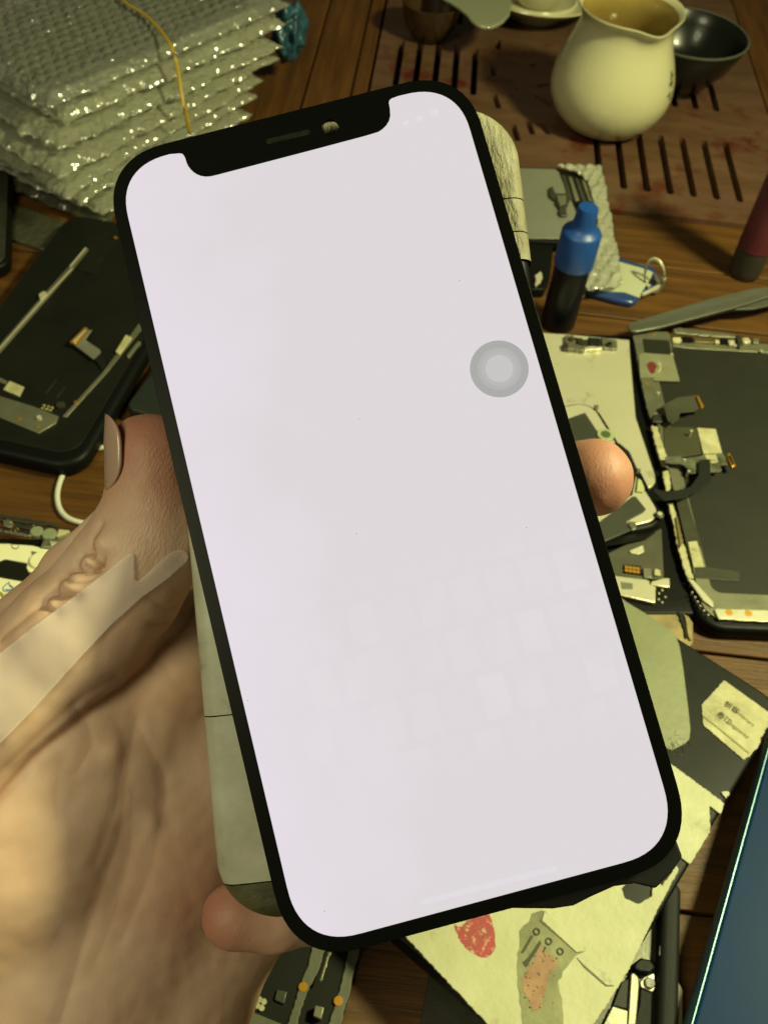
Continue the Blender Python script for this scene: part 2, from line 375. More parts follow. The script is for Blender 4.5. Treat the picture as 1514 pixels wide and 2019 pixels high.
for q in ([(735, 690), (775, 700), (840, 900), (845, 955), (805, 940), (760, 800)], [(805, 980), (840, 965), (860, 1060), (855, 1090), (830, 1100)], [(835, 1170), (870, 1170), (900, 1270), (930, 1400), (980, 1560), (1000, 1640), (960, 1640), (900, 1450), (870, 1280)]):
    P(F1, "side_rail", s6(q), .0076, .0084, PAPER, bevel=.0003, jag=.0003)
for q in ([(885, 1260), (900, 1255), (935, 1420), (915, 1450)],):
    P(F1, "side_clip", s6(q), .0084, .0092, mat("brass_worn", srgb("8d7f4e"), .35, metal=.6), bevel=.0002)

# ---- open phone body with bright plate (between the held screen and F1)
F5 = gframe("phone_shell", (1060, 655), (1190, 1215), "opened phone shell with a bright bare metal plate, left of the upturned black display", "phone shell", zt=.006)
# make x axis point right from the left edge; far edge is hidden under the black display
f5 = slab("shell_frame", .0, -F5.L+.001, .0725, .001, .010, 0, .0050, .0016, BLK, F5.o)
P(F5, "metal_plate", s6([(-60, 105), (200, 122), (600, 158), (605, 250), (640, 640), (760, 1000), (762, 1040), (748, 1062), (725, 1078), (150, 1200), (-60, 700)]), .005, .0066, BRIGHT, bevel=.0004)
for q, m, h in (([(200, 128), (250, 130), (270, 165), (260, 190), (205, 180)], STEEL, .0085), ([(255, 140), (310, 145), (305, 180), (270, 175)], BLKM, .0082),
             ([(275, 150), (340, 155), (345, 200), (285, 195)], STEELD, .0088), ([(345, 140), (425, 145), (420, 190), (350, 185)], BLKM, .0084),
             ([(430, 140), (525, 160), (525, 215), (435, 210)], STEEL, .0080), ([(185, 180), (215, 175), (215, 215), (190, 212)], STEELD, .0086),
             ([(215, 175), (320, 190), (320, 222), (215, 212)], STEEL, .0090), ([(320, 195), (435, 200), (430, 214), (320, 222)], BRIGHT, .0084)):
    P(F5, "component", s6(q), .0066, h, m, bevel=.0003, jag=.0002)
dots(F5, s6([(240, 150), (305, 180), (478, 180)]), .0013, .0066, .0094, STEELD, "lens")
dots(F5, s6([(478, 180)]), .0008, .0094, .0096, BLK, "lens_hole")
P(F5, "circuit_board", s6([(440, 1500), (560, 1440), (800, 1330), (815, 1640), (700, 1650), (440, 1610)]), .005, .0062, mat("board", srgb("4a4a38"), .45, col2=srgb("3a3a2b"), nscale=90), bevel=.0002)
P(F5, "pad", s6([(600, 1470), (685, 1435), (692, 1475), (660, 1490), (610, 1485)]), .0062, .0068, BRIGHT, bevel=.0001)
P(F5, "contact_block", s6([(565, 1555), (670, 1565), (680, 1620), (570, 1605)]), .0062, .0068, BLK)
dots(F5, s6([(582, 1571), (606, 1574), (630, 1577), (654, 1580), (582, 1592), (606, 1595), (630, 1598), (654, 1601)]), .00075, .0068, .0073, GOLD)
P(F5, "chip", s6([(685, 1575), (735, 1580), (740, 1640), (690, 1635)]), .0062, .0070, STEEL, bevel=.0002)
P(F5, "chip", s6([(755, 1582), (795, 1588), (795, 1625), (757, 1620)]), .0062, .0070, PAPER, bevel=.0002, jag=.0002)
P(F5, "speaker_cover", s6([(430, 1612), (700, 1648), (725, 1655), (728, 1680), (765, 1692), (762, 1795), (560, 1750), (430, 1720)]), .005, .0070, BRIGHT, bevel=.0004)
P(F5, "speaker_rim", s6([(545, 1662), (620, 1672), (622, 1712), (555, 1708)]), .0070, .00715, STEEL, bevel=.0001)
P(F5, "edge_plate", s6([(738, 1660), (812, 1640), (850, 1640), (852, 1698), (730, 1682)]), .005, .0068, BRIGHT, bevel=.0003)
dots(F5, s6([(805, 1715), (785, 1735), (825, 1758), (783, 1772), (805, 1790)]), .0004, .0048, .0056, BRIGHT, "screw")

# ---- small phone lying on it, under the finger tip
F6 = gframe("stripped_phone", (1165, 786), (1318, 1032), "small stripped phone with black battery lying on the bright plate behind the fingertip", "phone", z=.007, zt=.0155)
slab("case", -.13, -F6.L+.000, .001, .0, .009, 0, .0080, .002, BLK, F6.o)
prism("metal_plate", rrect(-.128, -F6.L+.0025, -.0015, -.002, .007), .0078, .0088, BRIGHT, F6.o, bevel=.0003)
P(F6, "battery_cell", s6([(40, 720), (235, 640), (325, 608), (400, 722), (420, 735), (410, 765), (380, 775), (270, 790), (60, 900)]), .0088, .0096, mat("battery", srgb("35372c"), .5, col2=srgb("2a2c22"), nscale=60), bevel=.0003)
P(F6, "black_tape", s6([(300, 800), (540, 800), (600, 850), (650, 960), (620, 1120), (400, 1250), (250, 1250)]), .0088, .0092, BLKM, bevel=.0002)
P(F6, "battery_cell", s6([(200, 1400), (420, 1285), (620, 1130), (640, 1130), (705, 1210), (690, 1228), (585, 1285), (590, 1320), (615, 1338), (455, 1408), (300, 1480)]), .0088, .0096, mat("battery", (0, 0, 0)), bevel=.0003)
P(F6, "black_tape", s6([(410, 722), (470, 705), (500, 760), (470, 790), (420, 780)]), .0088, .0093, BLKM)
x, y = F6.px(*s6([(450, 755)])[0], .0095); prism("lens_ring", disc(x, y, .0036, 28), .0090, .0104, mat("green_ring", srgb("98a07a"), .3), F6.o, bevel=.0003)
prism("lens", disc(x, y, .0020, 24), .0104, .0106, mat("lens_green", srgb("4d5a3a"), .15), F6.o)
P(F6, "slot_strip", s6([(655, 985), (672, 985), (722, 1085), (705, 1100), (650, 1015)]), .0088, .0094, BLK)
P(F6, "foam_pad", s6([(655, 1020), (672, 1030), (695, 1085), (685, 1105), (645, 1100)]), .0088, .0098, mat("pad_green", srgb("a7ab78"), .7))
x, y = F6.px(*s6([(785, 1250)])[0], .0092); prism("screw_boss", disc(x, y, .0018, 18), .0088, .0100, STEELD, F6.o, bevel=.0003); prism("screw", disc(x, y, .0010, 14), .0100, .0103, BRIGHT, F6.o)
P(F6, "clip", s6([(590, 1285), (640, 1290), (645, 1330), (620, 1340), (600, 1315)]), .0096, .0101, STEEL, bevel=.0003)
P(F6, "side_pin", s6([(380, 565), (405, 560), (410, 585), (390, 590)]), .0088, .0098, STEEL); P(F6, "side_pin", s6([(645, 955), (670, 960), (672, 985), (655, 985)]), .0088, .0098, STEEL)

# ---- worn beige phone corner
s4 = lambda L: zf(1180, 1150, 4.488, L)
F7 = gframe("worn_phone", (1365, 1195), (1366, 1270), "worn beige phone back corner sticking out beside the black labelled phone", "phone", z=0, zt=.004)
P(F7, "back_cover", s4([(60, 120), (215, 122), (400, 140), (560, 180), (660, 225), (735, 275), (790, 300), (828, 340), (832, 520), (760, 620), (300, 400)]), 0, .0045, mat("worn_beige", srgb("a08f5e"), .5, col2=srgb("5f5330"), nscale=70, namt=.35, dirt=srgb("2d2413"), dscale=60, damt=.58, bump=.0003, bscale=200), bevel=.0008, jag=.0002)
P(F7, "side_groove", s4([(690, 245), (740, 265), (775, 380), (790, 480), (765, 490), (745, 400), (720, 320)]), .0045, .0052, BLKM, bevel=.0002, jag=.0003)
P(F7, "side_edge", s4([(745, 260), (800, 300), (828, 345), (825, 500), (800, 500), (780, 380)]), .0045, .0054, mat("worn_beige", (0, 0, 0)), bevel=.0003, jag=.0003)

# ---- black phone wrapped in pale tape, label, red ink stamp
zt8 = .021
E1a, E1b, E2b = G(1228, 1181, zt8), G(1505, 1366, zt8), G(1168, 2019, zt8)
yv = (E1b - E2b).normalized()
F8 = gframe("taped_phone", (1541, 1390), (1168, 2019), "black phone half wrapped in dirty pale tape with a red ink smudge, lower right", "phone", z=zt8-.009, zt=zt8)
eA = F8.px(799, 1847, .009); eA = (eA[0], eA[1]); eB = F8.px(964, 2019, .009); e1 = F8.px(1228, 1181, .009)
Y8 = (eA[1] + eB[1])/2; X8 = min(e1[0], eA[0]) - .0005
slab("body", X8, Y8, .0005, .0005, .008, 0, .0088, .0010, BLK, F8.o)
prism("glass_back", rrect(X8+.001, Y8+.001, -.0004, -.0004, .0075), .0086, .0090, GLASSB, F8.o, bevel=.0002)
s4b = lambda L: zf(1370, 1330, 10.51, L)
P(F8, "paper_label", s4b([(590, 125), (615, 130), (1514, 780), (1510, 1060), (1440, 1160), (1420, 1230), (1350, 1300), (1350, 1390), (1280, 1530), (1190, 1590), (1130, 1690), (1050, 1720), (1040, 1755), (985, 1750), (165, 1040), (135, 625)]), .0090, .0094, PAPER, jag=.0001)
P(F8, "label_fold", s4b([(150, 850), (175, 850), (560, 1150), (1130, 1620), (1110, 1640), (550, 1180), (180, 880)]), .0094, .0096, mat("fold", srgb("86824f"), .6))
def lbl(body, p, q, size, m=INK):
    a = F8.px(*s4b([p])[0], .0097); b = F8.px(*s4b([q])[0], .0097); an = math.atan2(b[1]-a[1], b[0]-a[0])
    text("label_print", body, size, (a[0], a[1], .0097), an, m, F8.o)
FA = mat("faint_ink", srgb("6d6b42"), .7)
lbl("新客", (590, 620), (830, 780), .0026); lbl("Inventory", (860, 790), (1220, 1090), .0017, FA)
lbl("粤江", (430, 830), (660, 1000), .0026); lbl("Registered", (690, 1010), (1040, 1290), .0017, FA)
P(F8, "reflection_patch", s4([(150, 90), (245, 165), (420, 270), (620, 405), (690, 490), (715, 560), (745, 740), (790, 1100), (810, 1290), (800, 1380), (760, 1420), (640, 1480), (500, 1400)]), .0090, .0092, mat("painted_reflection", srgb("868a6a"), .4, col2=srgb("6d7152"), nscale=40, namt=.6, bump=.0001, bscale=300), bevel=.0001)  # pale patch paints a reflection onto the black glass
random.seed(5)
for _ in range(46):
    u, v = random.gauss(690, 55), random.gauss(1425, 42); a_ = random.uniform(0, PI); l_ = random.uniform(8, 34); w_ = random.uniform(1.2, 3)
    du, dv = math.cos(a_), math.sin(a_)
    P(F8, "scuff", s4([(u-du*l_, v-dv*l_), (u+dv*w_, v-du*w_), (u+du*l_, v+dv*l_), (u-dv*w_, v+du*w_)]), .0092, .00925, INK if random.random() < .6 else DISP)
P(F8, "tape_flake", s4([(1090, 1850), (1150, 1840), (1160, 1870), (1130, 1880), (1125, 1900), (1095, 1870)]), .0090, .0096, WHITE, jag=.0002)
P(F8, "tape_band", s4([(560, 1540), (640, 1600), (860, 1760), (1110, 1945), (1100, 1990), (1075, 2040)]) + zf(1180, 1560, 6.88, [(1500, 200), (1514, 540), (1420, 690), (1240, 990), (1030, 830), (700, 560), (600, 300)]), .0090, .0096, WHITE, bevel=.0001, jag=.00015)
s5 = lambda L: zf(780, 1600, 2.0627, L)
P(F8, "tape_wrap", s5([(-60, 420), (35, 505), (380, 872), (450, 950), (700, 1000), (800, 872), (850, 800), (950, 640), (1080, 370), (1152, 235), (1140, 218), (1082, 300), (1048, 278), (1040, 345), (985, 375), (930, 350), (918, 312), (965, 268), (860, 200), (600, 150), (300, 200)]), .0090, .0098, WHITE, bevel=.0002, jag=.00015)
rs_ = [(238, 455), (262, 468), (300, 438), (345, 422), (380, 420), (400, 480), (405, 530), (398, 572), (372, 590), (345, 592), (318, 578), (292, 562), (266, 528), (250, 498)]
P(F8, "red_smudge", s5(catmull(rs_ + rs_[:1], 5)[:-1]), .0098, .0099, mat("red_smear", (.36, .022, .03), .5, col2=(.26, .035, .03), nscale=560, stretch=(2.4, .3, 1), namt=.2, dirt=srgb("b8a580"), dscale=620, damt=.53), jag=.00018)
s5b = lambda L: zf(980, 1780, 4.092, L)
P(F8, "torn_patch", s5b([(290, 90), (350, 60), (380, 70), (705, 370), (690, 395), (640, 420), (560, 510), (500, 640), (520, 780), (540, 990), (210, 990), (180, 800), (165, 600), (160, 500), (180, 350), (190, 230)]), .0098, .0099, mat("torn_grey", srgb("85875f"), .6, col2=srgb("5f6142"), nscale=90, namt=.4, dirt=srgb("4d4f34"), dscale=120, damt=.58, bump=.0003, bscale=250), jag=.0004)
P(F8, "pink_print", s5b([(340, 340), (450, 420), (490, 480), (440, 560), (400, 650), (380, 720), (340, 860), (290, 860), (260, 800), (210, 720), (200, 620), (240, 540), (300, 430)]), .0099, .01, mat("pink_print", srgb("9c7a5a"), .6, col2=srgb("80583e"), nscale=160, namt=.3, dirt=srgb("4a4630"), dscale=160, damt=.56), jag=.0005)
for q in ([(270, 265), (295, 262), (215, 400), (190, 405)], [(345, 300), (355, 330), (235, 520), (205, 480), (250, 440)], [(385, 350), (395, 365), (375, 400), (362, 395)]):
    P(F8, "barcode_bar", s5b(q), .0100, .0101, INK)
random.seed(9)
for _ in range(34):
    u, v = random.uniform(215, 480), random.uniform(380, 860)
    if u < 215 + (v-380)*-.1 + 40 and v < 500: continue
    du, dv = random.uniform(5, 16), random.uniform(4, 10)
    P(F8, "print_mark", s5b([(u, v), (u+du*.8, v+du*.7), (u+du*.8-dv*.7, v+du*.7+dv*.8), (u-dv*.7, v+dv*.8)]), .0100, .0101, INK if random.random() < .5 else mat("mark_brown", srgb("5a3a26"), .6))
P(F8, "seam", s5b([(350, 130), (375, 150), (655, 385), (640, 400), (345, 145)]), .00985, .0101, mat("seam", srgb("5b5c3c"), .6))
P(F8, "tape_fold", s5b([(380, 70), (430, 110), (720, 380), (700, 390), (640, 400), (360, 140)]), .0099, .0102, WHITE, bevel=.0001)
P(F8, "tape_edge", s5b([(640, 440), (700, 500), (880, 660), (940, 665), (938, 672), (875, 672), (700, 520)]), .0098, .0100, mat("seam", (0, 0, 0)))
for u, v in s5b([(318, 232), (415, 310), (508, 392)]):
    x, y = F8.px(u, v, .0101); prism("eyelet", disc(x, y, .0010, 14), .0099, .0102, INK, F8.o, holes=[disc(x, y, .0006, 14)[::-1]])

# ---- stripped frame under it
s5c = s5b
F10 = gframe("phone_midframe", (1341, 1745), (1334, 2060), "black stripped phone midframe with a silver bar, half under the taped phone", "phone frame", z=0, zt=.007)
slab("rail", -.006, -.09, .0, 0, .0028, .0, .0088, .002, BLKM, F10.o)
prism("floor_plate", [(-.07, -.09), (-.006, -.09), (-.006, -.003), (-.07, -.003)], 0, .004, STEELD, F10.o)
P(F10, "silver_bar", s5b([(1075, 570), (1100, 560), (1140, 600), (1145, 680), (1120, 990), (1050, 990)]), .004, .0062, STEEL, bevel=.0004)
P(F10, "dark_plate", s5b([(1155, 690), (1260, 710), (1300, 730), (1310, 990), (1110, 990), (1150, 800)]), .004, .0052, BLKM, bevel=.0003)
P(F10, "dark_plate", s5b([(1000, 640), (1070, 600), (1055, 860), (930, 830)]), .004, .0052, DISP, bevel=.0003)
P(F10, "grey_plate", s5b([(930, 830), (1055, 870), (1050, 990), (850, 990)]), .004, .0056, STEEL, bevel=.0003)
P(F10, "screw_tab", s5b([(1185, 600), (1265, 565), (1275, 690), (1250, 720), (1160, 680), (1150, 640)]), .0052, .0060, BRIGHT, bevel=.0003)
x, y = F10.px(*s5b([(1225, 650)])[0], .006); prism("screw", disc(x, y, .0016, 18), .0060, .0068, STEELD, F10.o, bevel=.0003)
P(F10, "black_puck", s5b([(1110, 480), (1160, 440), (1240, 460), (1280, 520), (1240, 570), (1150, 560), (1095, 530)]), .0040, .0075, BLK, bevel=.0006)
tube("antenna_wire", [(*F10.px(u, v, .0075), .0075) for u, v in s5b([(1350, 120), (1340, 180), (1325, 190), (1325, 260), (1318, 330), (1310, 420), (1325, 440), (1322, 510)])], .0003, BRIGHT, F10.o, 6)
prism("outer_lip", [(.0, -.09), (.0014, -.09), (.0014, -.030), (.0, -.028)], 0, .0066, mat("lip_brown", srgb("5c5233"), .5), F10.o)

# ---- blue phone on the right
F11 = gframe("blue_phone", (1536, 1380), (1357, 2022), "glossy teal blue phone with a painted edge highlight, lying at the lower right corner", "phone", z=.006, zt=.016)
slab("body", 0.0, -F11.L-.02, .075, .004, .010, 0, .0085, .0035, mat("blue_rail", srgb("5c8090"), .3, metal=.7), F11.o)
slab("back_glass", .0012, -F11.L-.019, .0735, .0028, .0095, .0072, .0095, .0010, mat("teal_glass", (.004, .028, .085), .5, spec=.1, col2=(.003, .022, .07), nscale=20), F11.o)

prism("edge_highlight", [(.0007, -F11.L-.012), (.0011, -F11.L-.012), (.0011, -.006), (.0007, -.006)], .0088, .0094, mat("edge_highlight_tone", srgb("7fa9b4"), .35, metal=.3), F11.o, bevel=.0001)  # pale strip paints the highlight running along the rail
# ---- bottom displays
s6b = lambda L: zf(440, 1750, 3.605, L)
DG = mat("dark_display", srgb("191b14"), .5, spec=.2, col2=srgb("11130e"), nscale=60)
GS = mat("grey_strip", srgb("5f6150"), .5, col2=srgb("4c4e3e"), nscale=90, bump=.0002, bscale=200)
F12b = gframe("phone_display", (722, 1822), (673, 2022), "dark phone display lying under a second one at the bottom edge, right of the wrist", "phone display", z=0, zt=.003, group="phone screens lying on the table")
prism("panel", rrect(-.066, -.10, 0, 0, .006), 0, .0030, DG, F12b.o, bevel=.0004)
P(F12b, "metal_strip", s6b([(905, 380), (990, 350), (965, 470), (930, 600), (900, 740), (870, 830), (835, 990), (745, 990), (840, 680), (880, 500)]), .0030, .0036, GS, bevel=.0002, jag=.0002)
dots(F12b, s6b([(820, 805)]), .0013, .0036, .0038, GOLD, "adhesive_dot")
P(F12b, "chip", s6b([(655, 835), (717, 850), (697, 937), (640, 912)]), .0030, .0060, STEEL, bevel=.0002)
F12a = gframe("phone_display", (660, 1820), (580, 2022), "dark phone display with six gold contacts, beside the wrist at the bottom edge", "phone display", z=.0032, zt=.0062, group="phone screens lying on the table")
prism("panel", rrect(-.068, -.10, 0, 0, .006), 0, .0028, DG, F12a.o, bevel=.0004)
P(F12a, "metal_strip", s6b([(650, 350), (745, 350), (715, 450), (690, 560), (640, 660), (600, 740), (545, 900), (520, 990), (450, 990), (540, 720), (600, 560)]), .0028, .0033, GS, bevel=.0002, jag=.0002)
P(F12a, "side_clip", s6b([(745, 455), (770, 455), (735, 560), (700, 670), (680, 670), (705, 580)]), .0028, .0036, STEEL, bevel=.0002, jag=.0002)
dots(F12a, s6b([(570, 705)]), .0013, .0033, .0035, GOLD, "adhesive_dot")
dots(F12a, s6b([(225, 780), (258, 795), (290, 810), (208, 822), (243, 838), (275, 855)]), .0008, .0028, .0035, PAPER)
P(F12a, "chip", s6b([(383, 722), (455, 740), (433, 830), (365, 798)]), .0028, .0036, STEELD, bevel=.0002)
P(F12a, "lower_cover", s6b([(80, 830), (420, 970), (430, 1020), (-40, 1020), (20, 930)]), .0028, .0036, GS, bevel=.0003)

# ---- left display
s4l = lambda L: zf(0, 440, 3.785, L)
F2 = gframe("phone_display", (305, 660), (152, 922), "upturned black phone display with gold connector, left of the held screen", "phone display", z=0, zt=.010, group="phone screens lying on the table")
slab("frame", -.074, -F2.L, .0005, .075, .012, .0, .0085, .003, BLK, F2.o)
prism("display_sheet", rrect(-.0725, -F2.L+.006, -.004, .074, .009), .0083, .0092, DG, F2.o, bevel=.0002)
P(F2, "metal_rim", s4l([(-30, 950), (0, 905), (300, 560), (640, 180), (665, 195), (540, 350), (320, 600), (0, 965), (-30, 990)]), .0092, .0100, STEEL, bevel=.0002)
P(F2, "rim_edge", s4l([(-30, 962), (0, 928), (300, 585), (540, 330), (548, 336), (308, 594), (0, 940), (-30, 974)]), .0100, .0102, BRIGHT)
P(F2, "rim_edge", s4l([(520, 320), (640, 178), (647, 184), (530, 326)]), .0100, .0103, BRIGHT)
P(F2, "clip", s4l([(285, 530), (330, 500), (355, 525), (320, 570), (300, 565)]), .0100, .0112, BRIGHT, bevel=.0003, jag=.0003)
P(F2, "film_window", s4l([(640, 190), (700, 120), (890, 130), (800, 235), (722, 385), (555, 338)]), .0092, .0096, mat("dark_film", srgb("1f201a"), .5, spec=.15, col2=srgb("131410"), nscale=60, namt=.3), bevel=.0001)
P(F2, "cable_connector", s4l([(520, 885), (635, 770), (660, 782), (650, 800), (560, 900)]), .0115, .0128, GOLD, bevel=.0003)
P(F2, "connector_core", s4l([(545, 880), (640, 790), (645, 797), (555, 888)]), .0128, .0130, BRIGHT)
P(F2, "ribbon_cable", s4l([(640, 800), (690, 795), (640, 870), (750, 945), (755, 965), (700, 1015), (640, 970), (560, 910)]), .0110, .0114, mat("flex_light", srgb("77776a"), .35, col2=srgb("5a5a4e"), nscale=150), bevel=.0001)
P(F2, "ribbon_cable", s4l([(700, 1015), (755, 960), (790, 1020), (790, 1060), (760, 1090), (730, 1040)]), .0096, .0104, BLKM, bevel=.0002)
P(F2, "side_strip", s4l([(765, 1115), (1040, 745), (1060, 790), (800, 1115), (500, 1445), (468, 1440)]), .0092, .0098, STEEL, bevel=.0002)
P(F2, "bright_clip", s4l([(862, 955), (940, 828), (990, 852), (895, 982)]), .0098, .0106, PAPER, bevel=.0004)
P(F2, "bright_clip", s4l([(944, 985), (1030, 875), (1056, 885), (962, 1005)]), .0060, .0100, STEEL, bevel=.0004)
P(F2, "edge_clip", s4l([(925, 1150), (1010, 1020), (1030, 1030), (940, 1160)]), .0035, .0075, STEEL, bevel=.0003)
P(F2, "edge_clip", s4l([(710, 1340), (770, 1260), (780, 1290), (730, 1350)]), .0035, .0088, STEEL, bevel=.0003)
P(F2, "bottom_bar", s4l([(-60, 1265), (0, 1288), (250, 1365), (440, 1440), (420, 1490), (290, 1566), (0, 1448), (-60, 1420)]), .0092, .0100, STEEL, bevel=.0002)
P(F2, "paper_tab", s4l([(75, 1178), (182, 1222), (148, 1292), (28, 1240)]), .0092, .0098, PAPER)
P(F2, "paper_tab", s4l([(-40, 1140), (0, 1150), (60, 1180), (50, 1205), (-40, 1165)]), .0092, .0096, STEEL)
dots(F2, s4l([(148, 1455), (280, 1510), (570, 1335), (865, 105)]), .0009, .0098, .0102, GOLD, "adhesive_dot")
dots(F2, s4l([(292, 1445)]), .0010, .0100, .0108, BRIGHT, "screw"); dots(F2, s4l([(455, 1355)]), .0019, .0092, .0100, STEELD, "lens")
a = F2.px(*s4l([(300, 1380)])[0], .0095); b = F2.px(*s4l([(380, 1400)])[0], .0095)
text("board_print", "222", .0036, (*a, .0094), math.atan2(b[1]-a[1], b[0]-a[0]), mat("print_pale", srgb("b0a96a"), .6), F2.o)
for q in ([(340, 1275), (350, 1275), (430, 1165), (420, 1162)], [(425, 1300), (433, 1302), (492, 1222), (485, 1220)]):
    P(F2, "printed_line", s4l(q), .0092, .0093, STEELD)

# ---- left lower phone body
s4m = lambda L: zf(0, 1000, 7.57, L)
F3 = gframe("phone_shell", (205, 1063), (120, 1500), "opened phone shell with overexposed yellow plate and sticker, behind the thumb at the left edge", "phone shell", z=0, zt=.007)
slab("shell_frame", -.072, -.13, .0, .0005, .010, 0, .0066, .002, BLK, F3.o)
YEL = mat("yellow_plate", srgb("f0efc4"), .40, metal=.15, col2=srgb("e4e2ae"), nscale=40)
P(F3, "metal_plate", s4m([(-60, 560), (0, 540), (160, 545), (480, 570), (940, 670), (1100, 700), (900, 1000), (640, 1000), (430, 960), (398, 900), (418, 832), (80, 768), (0, 800), (-60, 820)]), .0066, .0080, YEL, bevel=.0003)
P(F3, "battery_cell", s4m([(-60, 830), (0, 800), (80, 775), (400, 835), (385, 910), (420, 975), (640, 1012), (900, 1012), (800, 1400), (430, 1240), (425, 1170), (380, 1110), (200, 1078), (-60, 1030)]), .0066, .0076, DG, bevel=.0003)
P(F3, "sticker", s4m([(-60, 1040), (0, 1050), (380, 1118), (428, 1180), (402, 1300), (402, 1900), (-60, 1900)]), .0076, .0080, YEL, bevel=.0001)
def pen(L, wd, m, z=.0081, fr=F3, sf=s4m):
    tube("pen_scribble", [(*fr.px(u, v, z), z) for u, v in sf(L)], wd, m, fr.o, 6, flat=.2)
BP = mat("blue_pen", srgb("3d6fa8"), .5); YP = mat("yellow_ink", srgb("b5a83a"), .5)
pen([(60, 1250), (50, 1200), (110, 1140), (145, 1110), (140, 1150), (180, 1180), (190, 1230), (110, 1260), (60, 1250)], .0002, BP)
pen([(150, 1170), (200, 1200), (160, 1240), (90, 1230)], .0003, BP); pen([(295, 1180), (265, 1340), (225, 1390)], .00015, INK)
pen([(20, 1300), (90, 1380), (30, 1440), (120, 1420)], .0005, YP); pen([(0, 1270), (60, 1320), (100, 1300)], .0004, YP)
P(F3, "top_flex", s4m([(-60, 310), (0, 325), (300, 370), (640, 440), (600, 470), (0, 360), (-60, 345)]), .0066, .0074, STEEL, bevel=.0002, jag=.0002)
P(F3, "top_flex", s4m([(-60, 90), (0, 100), (600, 200), (860, 260), (850, 285), (250, 215), (0, 150), (-60, 140)]), .0066, .0078, STEELD, bevel=.0002, jag=.0003)
P(F3, "connector", s4m([(40, 190), (130, 180), (200, 200), (195, 290), (130, 300), (50, 280)]), .0066, .0085, STEEL, bevel=.0004, jag=.0004)
P(F3, "connector", s4m([(240, 230), (480, 270), (500, 340), (440, 330), (250, 290)]), .0066, .0080, STEELD, bevel=.0003)
GC = mat("green_cap", srgb("7d8467"), .5)
for (u, v), r in zip(s4m([(550, 350), (740, 392)]), (.0024, .0027)):
    x, y = F3.px(u, v, .009); prism("round_cap", disc(x, y, r, 24), .0066, .0090, GC, F3.o, bevel=.0004)
x, y = F3.px(*s4m([(600, 780)])[0], .009); prism("round_button", disc(x, y, .0037, 28), .0080, .0090, YEL, F3.o, bevel=.0004)
P(F3, "button_plate", s4m([(470, 650), (880, 730), (800, 860), (700, 850), (500, 760)]), .0080, .0084, STEEL, bevel=.0002)
P(F3, "bracket", s4m([(640, 490), (700, 455), (1090, 485), (950, 625), (605, 590)]), .0080, .0092, STEEL, bevel=.0006)
P(F3, "bracket_pad", s4m([(740, 500), (1000, 530), (940, 580), (760, 570)]), .0092, .0098, BRIGHT, bevel=.0005)
random.seed(4)
for _ in range(22):
    u = random.uniform(0, 620); v = 120 + u*.19 + random.uniform(0, 230); a_ = random.uniform(8, 26)
    P(F3, "component", s4m([(u, v), (u+a_*1.4, v+a_*.3), (u+a_*1.3, v+a_*.9), (u-a_*.1, v+a_*.6)]), .0066, random.uniform(.0075, .0088), random.choice((STEEL, STEELD, PAPER, BLKM)), bevel=.0001)
P(F3, "shield", s4m([(880, 320), (1040, 340), (1050, 360), (900, 430), (840, 440)]), .0066, .0090, PAPER, bevel=.0004)
dots(F3, s4m([(1105, 425)]), .0014, .0066, .0095, BRIGHT, "screw")
P(F3, "plate_notch", s4m([(170, 560), (185, 545), (290, 555), (280, 610), (230, 630), (185, 605)]), .0080, .0081, BLKM)
P(F3, "plate_tab", s4m([(183, 558), (278, 562), (270, 600), (230, 615), (190, 595)]), .0080, .0083, YEL)

# ---- dark corners
F13 = gframe("dark_phone", (22, 470), (18, 570), "dark phone corner peeking in at the left edge under the wrapped bags", "phone", z=0, zt=.006)
slab("body", -.07, -.0245, .0, .06, .008, 0, .0075, .002, BLK, F13.o)
prism("back_plate", rrect(-.068, -.0225, -.002, .058, .007), .0072, .0080, STEELD, F13.o, bevel=.0003)
F14 = gframe("dark_phone", (305, 735), (252, 806), "dark green-black phone corner showing between the thumb tip and the held screen", "phone", z=0, zt=.006)
a = F14.px(252, 806, .0075)
slab("body", -.0005, a[1], .12, .05, .004, 0, .0078, .001, mat("dark_green", srgb("1d2320"), .4, col2=srgb("242a24"), nscale=60), F14.o)

# ---- white cable
cab = tag(bpy.data.objects.new("cable_loop", None), "thin white cable curving in a loop behind the thumb", "cable"); COL.objects.link(cab)
cpx = [(330, 900), (260, 884), (212, 882), (180, 888), (150, 905), (127, 932), (115, 965), (115, 992), (125, 1013), (145, 1026), (180, 1031), (240, 1015), (300, 985), (335, 950), (345, 920)]
cab.location = G(150, 960)
tube("jacket", [G(u, v, .0012) - cab.location for u, v in catmull(cpx)], .0011, mat("white_jacket", srgb("c9c9b4"), .4), cab, 10)

